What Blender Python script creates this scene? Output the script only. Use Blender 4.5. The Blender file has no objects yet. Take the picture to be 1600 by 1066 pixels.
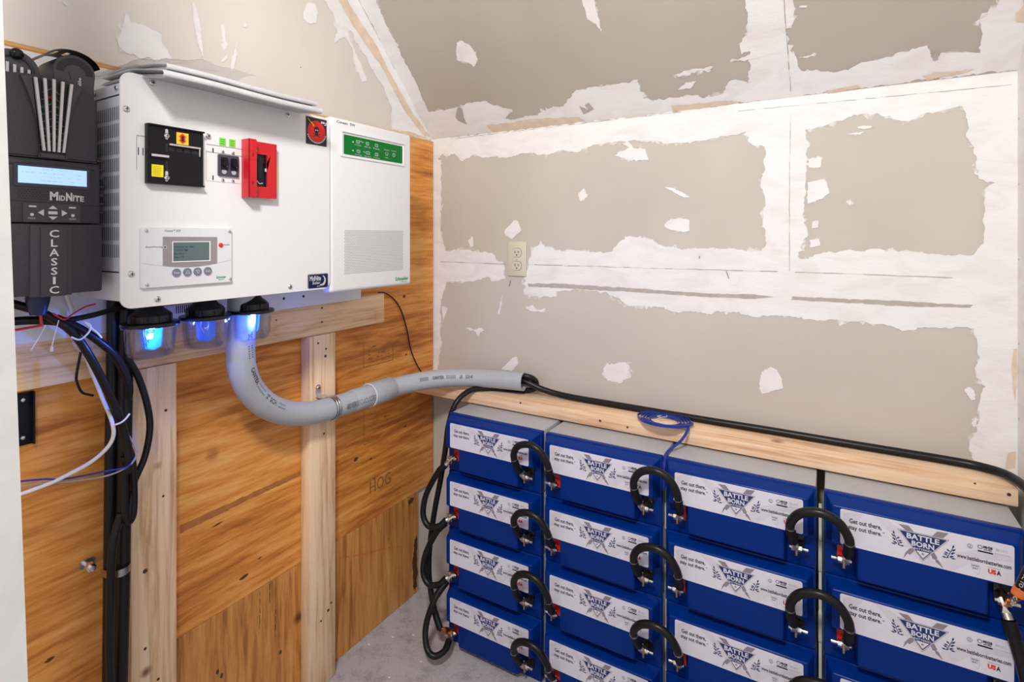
import bpy, bmesh, math, random
from mathutils import Vector, Matrix
random.seed(7)
SC = bpy.context.scene
COL = SC.collection

# ---------------------------------------------------------------- camera, light, exposure
cam_d = bpy.data.cameras.new('camera'); cam = bpy.data.objects.new('camera', cam_d); COL.objects.link(cam)
cam_d.sensor_width = 36; cam_d.sensor_fit = 'HORIZONTAL'; cam_d.lens = 846.08 * 36 / 1600
cam_d.shift_y = -(533 - 369.47) / 1600; cam_d.clip_start = .02
cam.location = (1.2681, -1.5587, 1.2491); cam.rotation_euler = (math.pi / 2, 0, .5351)
SC.camera = cam
SC.view_settings.view_transform = 'Standard'; SC.view_settings.look = 'None'
SC.view_settings.exposure = 0.0; SC.view_settings.gamma = 1; SC.view_settings.use_curve_mapping = False
w = bpy.data.worlds.new('world'); SC.world = w; w.use_nodes = True
w.node_tree.nodes['Background'].inputs[0].default_value = (.97, .97, 1, 1)
w.node_tree.nodes['Background'].inputs[1].default_value = .80

def area(name, loc, target, size, power, color=(1, 1, 1)):
    d = bpy.data.lights.new(name, 'AREA'); d.shape = 'DISK'; d.size = size; d.energy = power; d.color = color
    o = bpy.data.objects.new(name, d); COL.objects.link(o); o.location = loc
    o.rotation_euler = (Vector(target) - Vector(loc)).to_track_quat('-Z', 'Y').to_euler(); return o
area('ceiling_lamp', (1.10, -1.72, 2.15), (.75, -.35, .9), .22, 26, (1, .965, .92))

# ---------------------------------------------------------------- materials
MATS = {}
def nt(name):
    m = bpy.data.materials.new(name); m.use_nodes = True; t = m.node_tree
    return m, t, t.nodes['Principled BSDF']
def N(t, kind, **kw):
    n = t.nodes.new(kind)
    for k, v in kw.items(): setattr(n, k, v)
    return n
def sock(n, name, v): n.inputs[name].default_value = v
def bump(t, b, src, strength, dist=.002):
    bn = N(t, 'ShaderNodeBump'); sock(bn, 'Strength', strength); sock(bn, 'Distance', dist)
    t.links.new(src, bn.inputs['Height']); t.links.new(bn.outputs[0], b.inputs['Normal'])
def mat(name, c, rough=.5, metal=0, var=.04, scale=60, bmp=0, coat=0, spec=.5, emit=None, es=1):
    if name in MATS: return MATS[name]
    m, t, b = nt(name); MATS[name] = m
    sock(b, 'Roughness', rough); sock(b, 'Metallic', metal); sock(b, 'Coat Weight', coat); sock(b, 'Specular IOR Level', spec)
    tc = N(t, 'ShaderNodeTexCoord'); no = N(t, 'ShaderNodeTexNoise'); sock(no, 'Scale', scale); sock(no, 'Detail', 5)
    t.links.new(tc.outputs['Object'], no.inputs['Vector'])
    r = N(t, 'ShaderNodeValToRGB'); r.color_ramp.elements[0].position = .3; r.color_ramp.elements[1].position = .7
    r.color_ramp.elements[0].color = (*[x * (1 - var) for x in c], 1); r.color_ramp.elements[1].color = (*[min(1, x * (1 + var)) for x in c], 1)
    t.links.new(no.outputs['Fac'], r.inputs[0]); t.links.new(r.outputs[0], b.inputs['Base Color'])
    if bmp: bump(t, b, no.outputs['Fac'], bmp)
    if emit: sock(b, 'Emission Color', (*emit, 1)); sock(b, 'Emission Strength', es)
    return m
def grain(name, dark, mid, light, axis, tight=26, along=1.6, rough=.55, knots=0, figure=1.0, rings=26, ringamp=.22):
    """wood: noise drawn out along one axis, wavy growth lines, optional knots"""
    if name in MATS: return MATS[name]
    m, t, b = nt(name); MATS[name] = m; L = t.links.new
    tc = N(t, 'ShaderNodeTexCoord'); mp = N(t, 'ShaderNodeMapping'); L(tc.outputs['Object'], mp.inputs['Vector'])
    s = [tight] * 3; s['xyz'.index(axis)] = along; mp.inputs['Scale'].default_value = s
    big = N(t, 'ShaderNodeTexNoise'); sock(big, 'Scale', .55 * figure); sock(big, 'Detail', 3); sock(big, 'Distortion', 1.2); L(mp.outputs[0], big.inputs['Vector'])
    mul = N(t, 'ShaderNodeMath', operation='MULTIPLY'); L(big.outputs['Fac'], mul.inputs[0]); mul.inputs[1].default_value = rings
    sn = N(t, 'ShaderNodeMath', operation='SINE'); L(mul.outputs[0], sn.inputs[0])
    ab = N(t, 'ShaderNodeMath', operation='ABSOLUTE'); L(sn.outputs[0], ab.inputs[0]); pw = N(t, 'ShaderNodeMath', operation='POWER'); L(ab.outputs[0], pw.inputs[0]); pw.inputs[1].default_value = .35
    mp2 = N(t, 'ShaderNodeMapping'); L(tc.outputs['Object'], mp2.inputs['Vector']); s2 = [tight * 5] * 3; s2['xyz'.index(axis)] = along * 3; mp2.inputs['Scale'].default_value = s2
    fine = N(t, 'ShaderNodeTexNoise'); sock(fine, 'Scale', 1.6); sock(fine, 'Detail', 8); sock(fine, 'Roughness', .65); sock(fine, 'Distortion', .3); L(mp2.outputs[0], fine.inputs['Vector'])
    a = N(t, 'ShaderNodeMath', operation='MULTIPLY_ADD'); L(pw.outputs[0], a.inputs[0]); a.inputs[1].default_value = ringamp; L(fine.outputs['Fac'], a.inputs[2])
    blot = N(t, 'ShaderNodeTexNoise'); sock(blot, 'Scale', 2.2); sock(blot, 'Detail', 3); L(tc.outputs['Object'], blot.inputs['Vector'])
    a2 = N(t, 'ShaderNodeMath', operation='MULTIPLY_ADD'); L(blot.outputs['Fac'], a2.inputs[0]); a2.inputs[1].default_value = .35; L(a.outputs[0], a2.inputs[2])
    a3 = N(t, 'ShaderNodeMath', operation='SUBTRACT'); L(a2.outputs[0], a3.inputs[0]); a3.inputs[1].default_value = .175 + ringamp * .8
    r = N(t, 'ShaderNodeValToRGB'); e = r.color_ramp.elements; e[0].position = .30; e[0].color = (*dark, 1); e[1].position = .72; e[1].color = (*light, 1)
    x = e.new(.5); x.color = (*mid, 1)
    L(a3.outputs[0], r.inputs[0]); out = r.outputs[0]
    if knots:
        vo = N(t, 'ShaderNodeTexVoronoi'); sock(vo, 'Scale', knots); L(tc.outputs['Object'], vo.inputs['Vector'])
        kr = N(t, 'ShaderNodeValToRGB'); kr.color_ramp.elements[0].position = .035; kr.color_ramp.elements[0].color = (1, 1, 1, 1)
        kr.color_ramp.elements[1].position = .09; kr.color_ramp.elements[1].color = (0, 0, 0, 1); L(vo.outputs['Distance'], kr.inputs[0])
        mx = N(t, 'ShaderNodeMix', data_type='RGBA'); L(kr.outputs[0], mx.inputs['Factor']); L(out, mx.inputs['A'])
        mx.inputs['B'].default_value = (dark[0] * .45, dark[1] * .35, dark[2] * .3, 1); out = mx.outputs['Result']
    L(out, b.inputs['Base Color']); sock(b, 'Roughness', rough); bump(t, b, fine.outputs['Fac'], .25, .001)
    return m
def drywall(name, base, var=.035):
    m, t, b = nt(name); MATS[name] = m; L = t.links.new
    tc = N(t, 'ShaderNodeTexCoord')
    n1 = N(t, 'ShaderNodeTexNoise'); sock(n1, 'Scale', 2.4); sock(n1, 'Detail', 4); L(tc.outputs['Object'], n1.inputs['Vector'])
    n2 = N(t, 'ShaderNodeTexNoise'); sock(n2, 'Scale', 320); sock(n2, 'Detail', 3); L(tc.outputs['Object'], n2.inputs['Vector'])
    r = N(t, 'ShaderNodeValToRGB'); r.color_ramp.elements[0].position = .3; r.color_ramp.elements[1].position = .7
    r.color_ramp.elements[0].color = (*[x * (1 - var * 2) for x in base], 1); r.color_ramp.elements[1].color = (*[x * (1 + var * 2) for x in base], 1)
    L(n1.outputs['Fac'], r.inputs[0])
    # little nicks and pits in the paper
    vo = N(t, 'ShaderNodeTexVoronoi'); sock(vo, 'Scale', 9); L(tc.outputs['Object'], vo.inputs['Vector'])
    k = N(t, 'ShaderNodeMath', operation='LESS_THAN'); L(vo.outputs['Distance'], k.inputs[0]); k.inputs[1].default_value = .022
    mx = N(t, 'ShaderNodeMix', data_type='RGBA'); L(k.outputs[0], mx.inputs['Factor']); L(r.outputs[0], mx.inputs['A']); mx.inputs['B'].default_value = (.16, .14, .12, 1)
    L(mx.outputs['Result'], b.inputs['Base Color']); sock(b, 'Roughness', .9); sock(b, 'Specular IOR Level', .2); bump(t, b, n2.outputs['Fac'], .08, .001)
    return m
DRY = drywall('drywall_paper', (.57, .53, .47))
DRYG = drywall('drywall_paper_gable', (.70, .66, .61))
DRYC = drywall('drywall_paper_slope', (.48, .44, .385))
def mudmat():
    m, t, b = nt('joint_compound'); L = t.links.new
    tc = N(t, 'ShaderNodeTexCoord'); mp = N(t, 'ShaderNodeMapping'); mp.inputs['Scale'].default_value = (1, 1, 2.2); L(tc.outputs['Object'], mp.inputs['Vector'])
    n1 = N(t, 'ShaderNodeTexNoise'); sock(n1, 'Scale', 9); sock(n1, 'Detail', 6); sock(n1, 'Distortion', .8); L(mp.outputs[0], n1.inputs['Vector'])
    n2 = N(t, 'ShaderNodeTexNoise'); sock(n2, 'Scale', 70); sock(n2, 'Detail', 6); L(mp.outputs[0], n2.inputs['Vector'])
    r = N(t, 'ShaderNodeValToRGB'); e = r.color_ramp.elements; e[0].position = .30; e[0].color = (.77, .755, .74, 1); e[1].position = .55; e[1].color = (.85, .845, .84, 1)
    L(n1.outputs['Fac'], r.inputs[0]); L(r.outputs[0], b.inputs['Base Color']); sock(b, 'Roughness', .85)
    ad = N(t, 'ShaderNodeMath', operation='MULTIPLY_ADD'); L(n1.outputs['Fac'], ad.inputs[0]); ad.inputs[1].default_value = 2; L(n2.outputs['Fac'], ad.inputs[2])
    bump(t, b, ad.outputs[0], .22, .003); return m
MUD = mudmat()
def thinskim(name, paper):
    # skim dragged thin over the paper: ragged streaks of compound
    m, t, b = nt(name); L = t.links.new; tc = N(t, 'ShaderNodeTexCoord')
    n = N(t, 'ShaderNodeTexNoise'); sock(n, 'Scale', 26); sock(n, 'Detail', 9); sock(n, 'Roughness', .68); sock(n, 'Distortion', .7); L(tc.outputs['Object'], n.inputs['Vector'])
    r = N(t, 'ShaderNodeValToRGB'); e = r.color_ramp.elements; e[0].position = .44; e[0].color = (*paper, 1); e[1].position = .60; e[1].color = (.82, .81, .80, 1)
    L(n.outputs['Fac'], r.inputs[0]); L(r.outputs[0], b.inputs['Base Color']); sock(b, 'Roughness', .9); bump(t, b, n.outputs['Fac'], .2, .001); return m
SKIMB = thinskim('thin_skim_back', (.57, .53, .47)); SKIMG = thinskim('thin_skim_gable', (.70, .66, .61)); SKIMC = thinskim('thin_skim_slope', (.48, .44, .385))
PEACH = mat('joint_tape_tan', (.74, .60, .47), .9, var=.1, scale=30)
SEAM = mat('hairline_crack', (.30, .27, .24), .9)
GRAYS = mat('scraped_paper', (.46, .42, .385), .9, var=.08)
PLY = grain('plywood_face', (.38, .115, .014), (.70, .275, .050), (.86, .46, .135), 'y', tight=6, along=1.0, knots=3.1, figure=.9, rough=.5, rings=13, ringamp=.15)
PLYV = grain('plywood_lower', (.28, .095, .018), (.58, .25, .058), (.74, .39, .12), 'z', tight=8, along=1.0, knots=4.3, rough=.5, rings=12, ringamp=.13)
PLYE = grain('plywood_edge', (.40, .2, .06), (.62, .35, .12), (.72, .45, .2), 'y', tight=60)
PINEZ = grain('pine_upright', (.56, .33, .16), (.84, .60, .37), (.90, .70, .47), 'z', tight=9, along=.8, knots=6.5, rings=22, ringamp=.17)
PINEY = grain('pine_along_wall', (.55, .32, .15), (.80, .55, .32), (.87, .66, .43), 'y', tight=9, along=.8, knots=5.5, rings=18, ringamp=.15)
PINEX = grain('pine_ledge', (.64, .38, .21), (.86, .61, .40), (.92, .71, .51), 'x', tight=9, along=.7, knots=4.0, rings=20, ringamp=.16)
def carpetmat():
    m, t, b = nt('carpet'); L = t.links.new
    tc = N(t, 'ShaderNodeTexCoord')
    n1 = N(t, 'ShaderNodeTexNoise'); sock(n1, 'Scale', 17); sock(n1, 'Detail', 8); sock(n1, 'Roughness', .75); L(tc.outputs['Object'], n1.inputs['Vector'])
    n2 = N(t, 'ShaderNodeTexNoise'); sock(n2, 'Scale', 260); sock(n2, 'Detail', 4); L(tc.outputs['Object'], n2.inputs['Vector'])
    r = N(t, 'ShaderNodeValToRGB'); e = r.color_ramp.elements; e[0].position = .32; e[0].color = (.24, .21, .225, 1); e[1].position = .56; e[1].color = (.52, .475, .495, 1)
    ad = N(t, 'ShaderNodeMath', operation='MULTIPLY_ADD'); L(n2.outputs['Fac'], ad.inputs[0]); ad.inputs[1].default_value = .45; L(n1.outputs['Fac'], ad.inputs[2])
    sb = N(t, 'ShaderNodeMath', operation='SUBTRACT'); L(ad.outputs[0], sb.inputs[0]); sb.inputs[1].default_value = .18
    L(sb.outputs[0], r.inputs[0]); L(r.outputs[0], b.inputs['Base Color']); sock(b, 'Roughness', 1); sock(b, 'Sheen Weight', .3)
    bump(t, b, n2.outputs['Fac'], .9, .006); return m
CARPET = carpetmat()
WHITEP = mat('white_enamel', (.76, .76, .775), .32, var=.01)
WHITE2 = mat('white_plastic', (.76, .76, .77), .4, var=.01)
GREYM = mat('grey_enamel', (.68, .70, .76), .4, var=.02)
LCDG = mat('panel_light_grey', (.70, .70, .74), .4, var=.01)
BEZEL = mat('bezel_grey', (.28, .25, .27), .45)
DARK = mat('black_steel', (.008, .008, .011), .38, var=.2, spec=.22)
CHAR = mat('charcoal_cast', (.050, .047, .055), .5, var=.12, scale=400, bmp=.12, spec=.35)
CHAR2 = mat('charcoal_raised', (.064, .060, .070), .5, var=.1, scale=400, bmp=.1, spec=.35)
BLACKP = mat('black_plastic', (.006, .006, .008), .24, var=.2, spec=.35)
RUB = mat('black_cable_jacket', (.008, .008, .009), .34, var=.25, scale=30, spec=.3)
SHRINK = mat('heat_shrink', (.005, .005, .007), .5, var=.2, spec=.25)
STEEL = mat('zinc_steel', (.70, .71, .73), .28, 1, var=.06)
STEELB = mat('bright_steel', (.85, .86, .88), .2, 1)
BRASS = mat('brass_tab', (.66, .46, .22), .35, 1, var=.12)
COPPER = mat('copper', (.75, .33, .16), .32, 1, var=.12)
ORANGE = mat('orange_shrink', (.72, .17, .04), .4)
LEADG = mat('tinned_lug', (.62, .60, .55), .38, 1, var=.1)
BLUE = mat('battery_blue', (.0, .026, .20), .27, var=.05, spec=.17)
CASEG = mat('battery_case_grey', (.42, .42, .43), .55, var=.03)
LABELW = mat('label_white', (.72, .72, .80), .38, var=.02)
LABELS = mat('label_swoosh', (.66, .645, .71), .38)
NAVY = mat('print_navy', (.012, .03, .13), .4)
INK = mat('print_black', (.012, .012, .018), .45)
INKG = mat('print_grey', (.26, .23, .26), .45)
INKL = mat('print_pale_grey', (.42, .42, .46), .45)
REDP = mat('print_red', (.75, .02, .01), .4)
RED = mat('red_enamel', (.56, .008, .016), .32, var=.05)
GREEN = mat('display_green', (.0, .16, .022), .4, var=.03, spec=.2)
LIME = mat('sticker_lime', (.20, .70, .06), .5)
YEL = mat('sticker_yellow', (.90, .74, .01), .5)
AMB = mat('sticker_amber', (.95, .55, .02), .5)
PVC = mat('grey_conduit', (.42, .445, .47), .42, var=.03)
PVCW = mat('conduit_ink', (.07, .07, .085), .5)
ALMOND = mat('almond_plastic', (.66, .64, .50), .4, var=.02)
PAPER = mat('white_paper', (.88, .87, .90), .6, var=.04)
WIREW = mat('white_jacket', (.78, .76, .72), .45)
WIRER = mat('red_jacket', (.55, .01, .01), .4)
WIREB = mat('blue_jacket', (.01, .035, .30), .35)
WIREG = mat('grey_jacket', (.35, .36, .38), .4)
NAVYC = mat('navy_cap', (.01, .02, .09), .45)
PAINT = mat('old_white_paint', (.78, .79, .77), .6, var=.06, scale=25, bmp=.25)
SILV = mat('silver_print', (.62, .61, .62), .4, .3)
LCD = mat('lcd_dark', (.10, .15, .15), .15)
LCDI = mat('lcd_ink', (.03, .07, .13), .3)
SCREEN = mat('lit_screen', (.3, .5, .9), .3, emit=(.40, .60, 1.0), es=.85)
SCRI = mat('lit_screen_ink', (.3, .42, .62), .3, emit=(.33, .50, .82), es=.75)
LEDM = mat('led_white_blue', (.6, .8, 1), .3, emit=(.55, .75, 1), es=22)
MOV = mat('blue_varistor', (.02, .25, .62), .4, var=.1)
BADGE = mat('badge_blue', (.004, .01, .07), .4, spec=.2)
TAN = mat('tan_wire_tie', (.75, .72, .68), .5)
def clear(name, tint=(.93, .95, 1), mixf=.78, rough=.04):
    m, t, b = nt(name); L = t.links.new; t.nodes.remove(b); out = t.nodes['Material Output']
    tr = N(t, 'ShaderNodeBsdfTransparent'); tr.inputs[0].default_value = (*tint, 1)
    gl = N(t, 'ShaderNodeBsdfGlossy'); sock(gl, 'Roughness', rough)
    lw = N(t, 'ShaderNodeLayerWeight'); sock(lw, 'Blend', .25)
    no = N(t, 'ShaderNodeTexNoise'); sock(no, 'Scale', 30)
    ma = N(t, 'ShaderNodeMath', operation='MULTIPLY_ADD'); L(lw.outputs['Facing'], ma.inputs[0]); ma.inputs[1].default_value = .5; ma.inputs[2].default_value = 1 - mixf - .06
    mi = N(t, 'ShaderNodeMixShader'); L(ma.outputs[0], mi.inputs[0]); L(tr.outputs[0], mi.inputs[1]); L(gl.outputs[0], mi.inputs[2]); L(mi.outputs[0], out.inputs['Surface'])
    return m
CLEAR = clear('clear_polycarbonate', (.88, .90, 1), .90)
FILM = clear('clear_film', (.98, .98, .99), .84, .2)

# ---------------------------------------------------------------- builders
def finish(bm, name, mats, parent=None, smooth=32, loc=None):
    me = bpy.data.meshes.new(name)
    off = Vector(loc) if loc is not None else (parent.matrix_basis.translation if parent is not None and parent.parent is None else (parent.parent.matrix_basis.translation if parent is not None else Vector()))
    if off.length: bmesh.ops.translate(bm, vec=-off, verts=bm.verts)
    bm.to_mesh(me); bm.free()
    for m in (mats if isinstance(mats, (list, tuple)) else [mats]): me.materials.append(m)
    if smooth:
        for p in me.polygons: p.use_smooth = True
        me.set_sharp_from_angle(angle=math.radians(smooth))
    o = bpy.data.objects.new(name, me); COL.objects.link(o)
    if parent is not None: o.parent = parent
    elif loc is not None: o.location = loc
    return o
def thing(name, label, cat, loc, group=None):
    o = bpy.data.objects.new(name, None); COL.objects.link(o); o.location = loc; o.empty_display_size = .05
    o['label'] = label; o['category'] = cat
    if group: o['group'] = group
    return o
def tag(o, label, cat, group=None):
    o['label'] = label; o['category'] = cat
    if group: o['group'] = group
    return o
def struct(o): o['kind'] = 'structure'; return o
def setmi(faces, mi):
    for f in faces: f.material_index = mi
def box(bm, a, b, bev=0, mi=0, seg=2):
    g = bmesh.ops.create_cube(bm, size=1); vs = g['verts']
    c = [(a[i] + b[i]) / 2 for i in range(3)]; s = [abs(b[i] - a[i]) for i in range(3)]
    for v in vs: v.co = Vector([c[i] + v.co[i] * s[i] for i in range(3)])
    fs = set(f for v in vs for f in v.link_faces)
    if bev:
        es = list(set(e for v in vs for e in v.link_edges))
        r = bmesh.ops.bevel(bm, geom=es, offset=bev, segments=seg, affect='EDGES', profile=.5)
        fs = set(f for v in r['verts'] for f in v.link_faces) | set(f for f in fs if f.is_valid)
    setmi(fs, mi); return fs
def cyl(bm, p0, p1, r0, r1=None, seg=20, mi=0, cap=True):
    p0, p1 = Vector(p0), Vector(p1); r1 = r0 if r1 is None else r1
    q = (p1 - p0).to_track_quat('Z', 'Y'); ring = []
    for p, r in ((p0, r0), (p1, r1)):
        ring.append([bm.verts.new(p + q @ Vector((r * math.cos(2 * math.pi * k / seg), r * math.sin(2 * math.pi * k / seg), 0))) for k in range(seg)])
    fs = [bm.faces.new((ring[0][k], ring[0][(k + 1) % seg], ring[1][(k + 1) % seg], ring[1][k])) for k in range(seg)]
    if cap: fs.append(bm.faces.new(ring[0][::-1])); fs.append(bm.faces.new(ring[1]))
    setmi(fs, mi); return fs
def lathe(bm, c, prof, seg=40, mi=0, axis=(0, 0, 1), caps=False):
    q = Vector(axis).to_track_quat('Z', 'Y'); c = Vector(c); rings = []
    for r, h in prof:
        rings.append([bm.verts.new(c + q @ Vector((r * math.cos(2 * math.pi * k / seg), r * math.sin(2 * math.pi * k / seg), h))) for k in range(seg)])
    fs = []
    for a, b in zip(rings, rings[1:]):
        for k in range(seg): fs.append(bm.faces.new((a[k], a[(k + 1) % seg], b[(k + 1) % seg], b[k])))
    if caps: fs.append(bm.faces.new(rings[0][::-1])); fs.append(bm.faces.new(rings[-1]))
    setmi(fs, mi); return fs
def sphere(bm, c, r, mi=0, sc=(1, 1, 1), u=16, v=10):
    g = bmesh.ops.create_uvsphere(bm, u_segments=u, v_segments=v, radius=r)
    for x in g['verts']: x.co = Vector((x.co.x * sc[0], x.co.y * sc[1], x.co.z * sc[2])) + Vector(c)
    setmi(set(f for x in g['verts'] for f in x.link_faces), mi)
def spline(pts, n=10):
    pts = [Vector(p) for p in pts]; P = [2 * pts[0] - pts[1]] + pts + [2 * pts[-1] - pts[-2]]; out = []
    for i in range(1, len(P) - 2):
        p0, p1, p2, p3 = P[i - 1:i + 3]
        # centripetal-like tension for even bends
        for k in range(n):
            t = k / n; out.append(.5 * ((2 * p1) + (-p0 + p2) * t + (2 * p0 - 5 * p1 + 4 * p2 - p3) * t * t + (-p0 + 3 * p1 - 3 * p2 + p3) * t ** 3))
    out.append(pts[-1]); return out
def frames(path):
    T = []; n = len(path)
    for i in range(n):
        a = path[max(0, i - 1)]; b = path[min(n - 1, i + 1)]; T.append((b - a).normalized())
    up = Vector((0, 0, 1)) if abs(T[0].z) < .9 else Vector((1, 0, 0))
    u = (up - T[0] * up.dot(T[0])).normalized(); F = []
    for i in range(n):
        u = (u - T[i] * u.dot(T[i])).normalized(); F.append((path[i], T[i], u, T[i].cross(u)))
    return F
def tube(bm, pts, r, seg=12, mi=0, n=10, caps=True, raw=False):
    path = [Vector(p) for p in pts] if raw else spline(pts, n); F = frames(path); rings = []
    for i, (p, t, u, v) in enumerate(F):
        rr = r(i / (len(F) - 1)) if callable(r) else r
        rings.append([bm.verts.new(p + (u * math.cos(2 * math.pi * k / seg) + v * math.sin(2 * math.pi * k / seg)) * rr) for k in range(seg)])
    fs = []
    for a, b in zip(rings, rings[1:]):
        for k in range(seg): fs.append(bm.faces.new((a[k], a[(k + 1) % seg], b[(k + 1) % seg], b[k])))
    if caps: fs.append(bm.faces.new(rings[0][::-1])); fs.append(bm.faces.new(rings[-1]))
    setmi(fs, mi); return path
def ribbon(bm, pts, wid, th, wdir, n=10, mi=0):
    path = spline(pts, n); rings = []
    for i, p in enumerate(path):
        t = (path[min(i + 1, len(path) - 1)] - path[max(i - 1, 0)]).normalized()
        wv = Vector(wdir(i / (len(path) - 1)) if callable(wdir) else wdir); wv = (wv - t * wv.dot(t)).normalized(); h = t.cross(wv)
        rings.append([bm.verts.new(p + wv * a * wid / 2 + h * b * th / 2) for a, b in ((-1, -1), (1, -1), (1, 1), (-1, 1))])
    fs = []
    for a, b in zip(rings, rings[1:]):
        for k in range(4): fs.append(bm.faces.new((a[k], a[(k + 1) % 4], b[(k + 1) % 4], b[k])))
    fs.append(bm.faces.new(rings[0][::-1])); fs.append(bm.faces.new(rings[-1])); setmi(fs, mi)
_txt = {}
def text_shape(s, bold=0.0, space=1.0):
    key = (s, bold, space)
    if key not in _txt:
        c = bpy.data.curves.new('t', 'FONT'); c.body = s; c.size = 1; c.offset = bold; c.space_character = space; c.resolution_u = 2
        o = bpy.data.objects.new('t', c); COL.objects.link(o); bpy.context.view_layer.update()
        me = bpy.data.meshes.new_from_object(o.evaluated_get(bpy.context.evaluated_depsgraph_get()))
        vs = [(v.co.x, v.co.y) for v in me.vertices]; fs = [tuple(p.vertices) for p in me.polygons]
        bpy.data.objects.remove(o); bpy.data.curves.remove(c); bpy.data.meshes.remove(me)
        x0 = min(v[0] for v in vs); x1 = max(v[0] for v in vs); y0 = min(v[1] for v in vs); y1 = max(v[1] for v in vs)
        _txt[key] = ([((x - x0) / (x1 - x0), (y - y0) / (y1 - y0)) for x, y in vs], fs)
    return _txt[key]
def put_text(bm, s, fn, u0, v0, u1, v1, mi=0, bold=0.0, space=1.0):
    """lettering mapped into the rectangle (u0,v0)-(u1,v1) of the surface fn(u, v)"""
    vs, fs = text_shape(s, bold, space)
    nv = [bm.verts.new(fn(u0 + (u1 - u0) * x, v0 + (v1 - v0) * y)) for x, y in vs]
    for f in fs:
        try: bm.faces.new([nv[i] for i in f]).material_index = mi
        except ValueError: pass
class G:
    """flat drawing frame: origin o, right U, up V, out of the surface N"""
    def __init__(s, bm, o, U, V):
        s.bm = bm; s.o = Vector(o); s.U = Vector(U); s.V = Vector(V); s.N = s.U.cross(s.V)
    def p(s, u, v, d=0): return s.o + s.U * u + s.V * v + s.N * d
    def poly(s, pts, d0, d1=None, mi=0):
        if d1 is None:
            f = s.bm.faces.new([s.bm.verts.new(s.p(u, v, d0)) for u, v in pts]); f.material_index = mi; return
        a = [s.bm.verts.new(s.p(u, v, d0)) for u, v in pts]; b = [s.bm.verts.new(s.p(u, v, d1)) for u, v in pts]; n = len(pts)
        fs = [s.bm.faces.new(b), s.bm.faces.new(a[::-1])] + [s.bm.faces.new((a[k], a[(k + 1) % n], b[(k + 1) % n], b[k])) for k in range(n)]
        setmi(fs, mi)
    def rr(s, u0, v0, u1, v1, r, seg=5):
        out = []
        for cx, cy, a0 in ((u1 - r, v0 + r, -90), (u1 - r, v1 - r, 0), (u0 + r, v1 - r, 90), (u0 + r, v0 + r, 180)):
            for k in range(seg + 1):
                a = math.radians(a0 + 90 * k / seg); out.append((cx + r * math.cos(a), cy + r * math.sin(a)))
        return out
    def rect(s, u0, v0, u1, v1, d0, d1=None, mi=0, r=0):
        s.poly(s.rr(u0, v0, u1, v1, r) if r else [(u0, v0), (u1, v0), (u1, v1), (u0, v1)], d0, d1, mi)
    def disc(s, u, v, r, d0, d1=None, mi=0, n=20, sy=1):
        s.poly([(u + r * math.cos(2 * math.pi * k / n), v + sy * r * math.sin(2 * math.pi * k / n)) for k in range(n)], d0, d1, mi)
    def line(s, pts, w, d, mi=0):
        for (a, b), (c, e) in zip(pts, pts[1:]):
            L = math.hypot(c - a, e - b)
            if L < 1e-7: continue
            nx, ny = -(e - b) / L * w / 2, (c - a) / L * w / 2
            s.poly([(a - nx, b - ny), (c - nx, e - ny), (c + nx, e + ny), (a + nx, b + ny)], d, None, mi)
    def text(s, t, u0, v0, u1, v1, d, mi=0, bold=0, space=1): put_text(s.bm, t, lambda u, v: s.p(u, v, d), u0, v0, u1, v1, mi, bold, space)
    def screw(s, u, v, r=.005, d=0, mi=0, dark=1):
        lathe(s.bm, s.p(u, v, d), [(r * 1.02, 0), (r, .0012), (r * .75, .0026), (r * .3, .0032), (.0001, .0033)], 16, mi, s.N)
        s.line([(u - r * .55, v), (u + r * .55, v)], r * .22, d + .0034, dark); s.line([(u, v - r * .55), (u, v + r * .55)], r * .22, d + .00341, dark)
def B(): return bmesh.new()

# ---------------------------------------------------------------- the room
H, M, XR = 1.605, 1.066, 1.610
CS, SN = 1 / math.sqrt(1 + M * M), M / math.sqrt(1 + M * M)
from mathutils import noise
from mathutils.geometry import delaunay_2d_cdt
def slab(name, a, b, m, bev=0):
    bm = B(); box(bm, a, b, bev); return struct(finish(bm, name, m))
slab('floor', (-.1, -3.2, -.06), (2.6, .1, 0), CARPET)
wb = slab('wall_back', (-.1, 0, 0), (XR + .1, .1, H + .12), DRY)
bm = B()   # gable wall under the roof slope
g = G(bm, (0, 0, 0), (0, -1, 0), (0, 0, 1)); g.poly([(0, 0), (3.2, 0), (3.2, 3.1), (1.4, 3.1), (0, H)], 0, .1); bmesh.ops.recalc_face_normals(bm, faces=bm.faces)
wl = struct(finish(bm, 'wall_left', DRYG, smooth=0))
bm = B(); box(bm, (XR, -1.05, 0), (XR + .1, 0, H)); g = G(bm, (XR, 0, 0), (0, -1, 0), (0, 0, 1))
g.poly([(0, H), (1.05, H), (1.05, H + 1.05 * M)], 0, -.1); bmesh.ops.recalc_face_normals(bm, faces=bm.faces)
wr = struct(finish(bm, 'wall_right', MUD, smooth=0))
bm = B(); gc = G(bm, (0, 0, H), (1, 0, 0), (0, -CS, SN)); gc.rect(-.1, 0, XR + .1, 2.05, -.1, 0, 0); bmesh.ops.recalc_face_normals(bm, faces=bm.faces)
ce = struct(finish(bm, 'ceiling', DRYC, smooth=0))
bm = B(); box(bm, (-.1, -3.2, 3.05), (XR + .1, -1.38, 3.15)); struct(finish(bm, 'ceiling_flat', DRYC, smooth=0)).name = 'ceiling_2'

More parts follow.
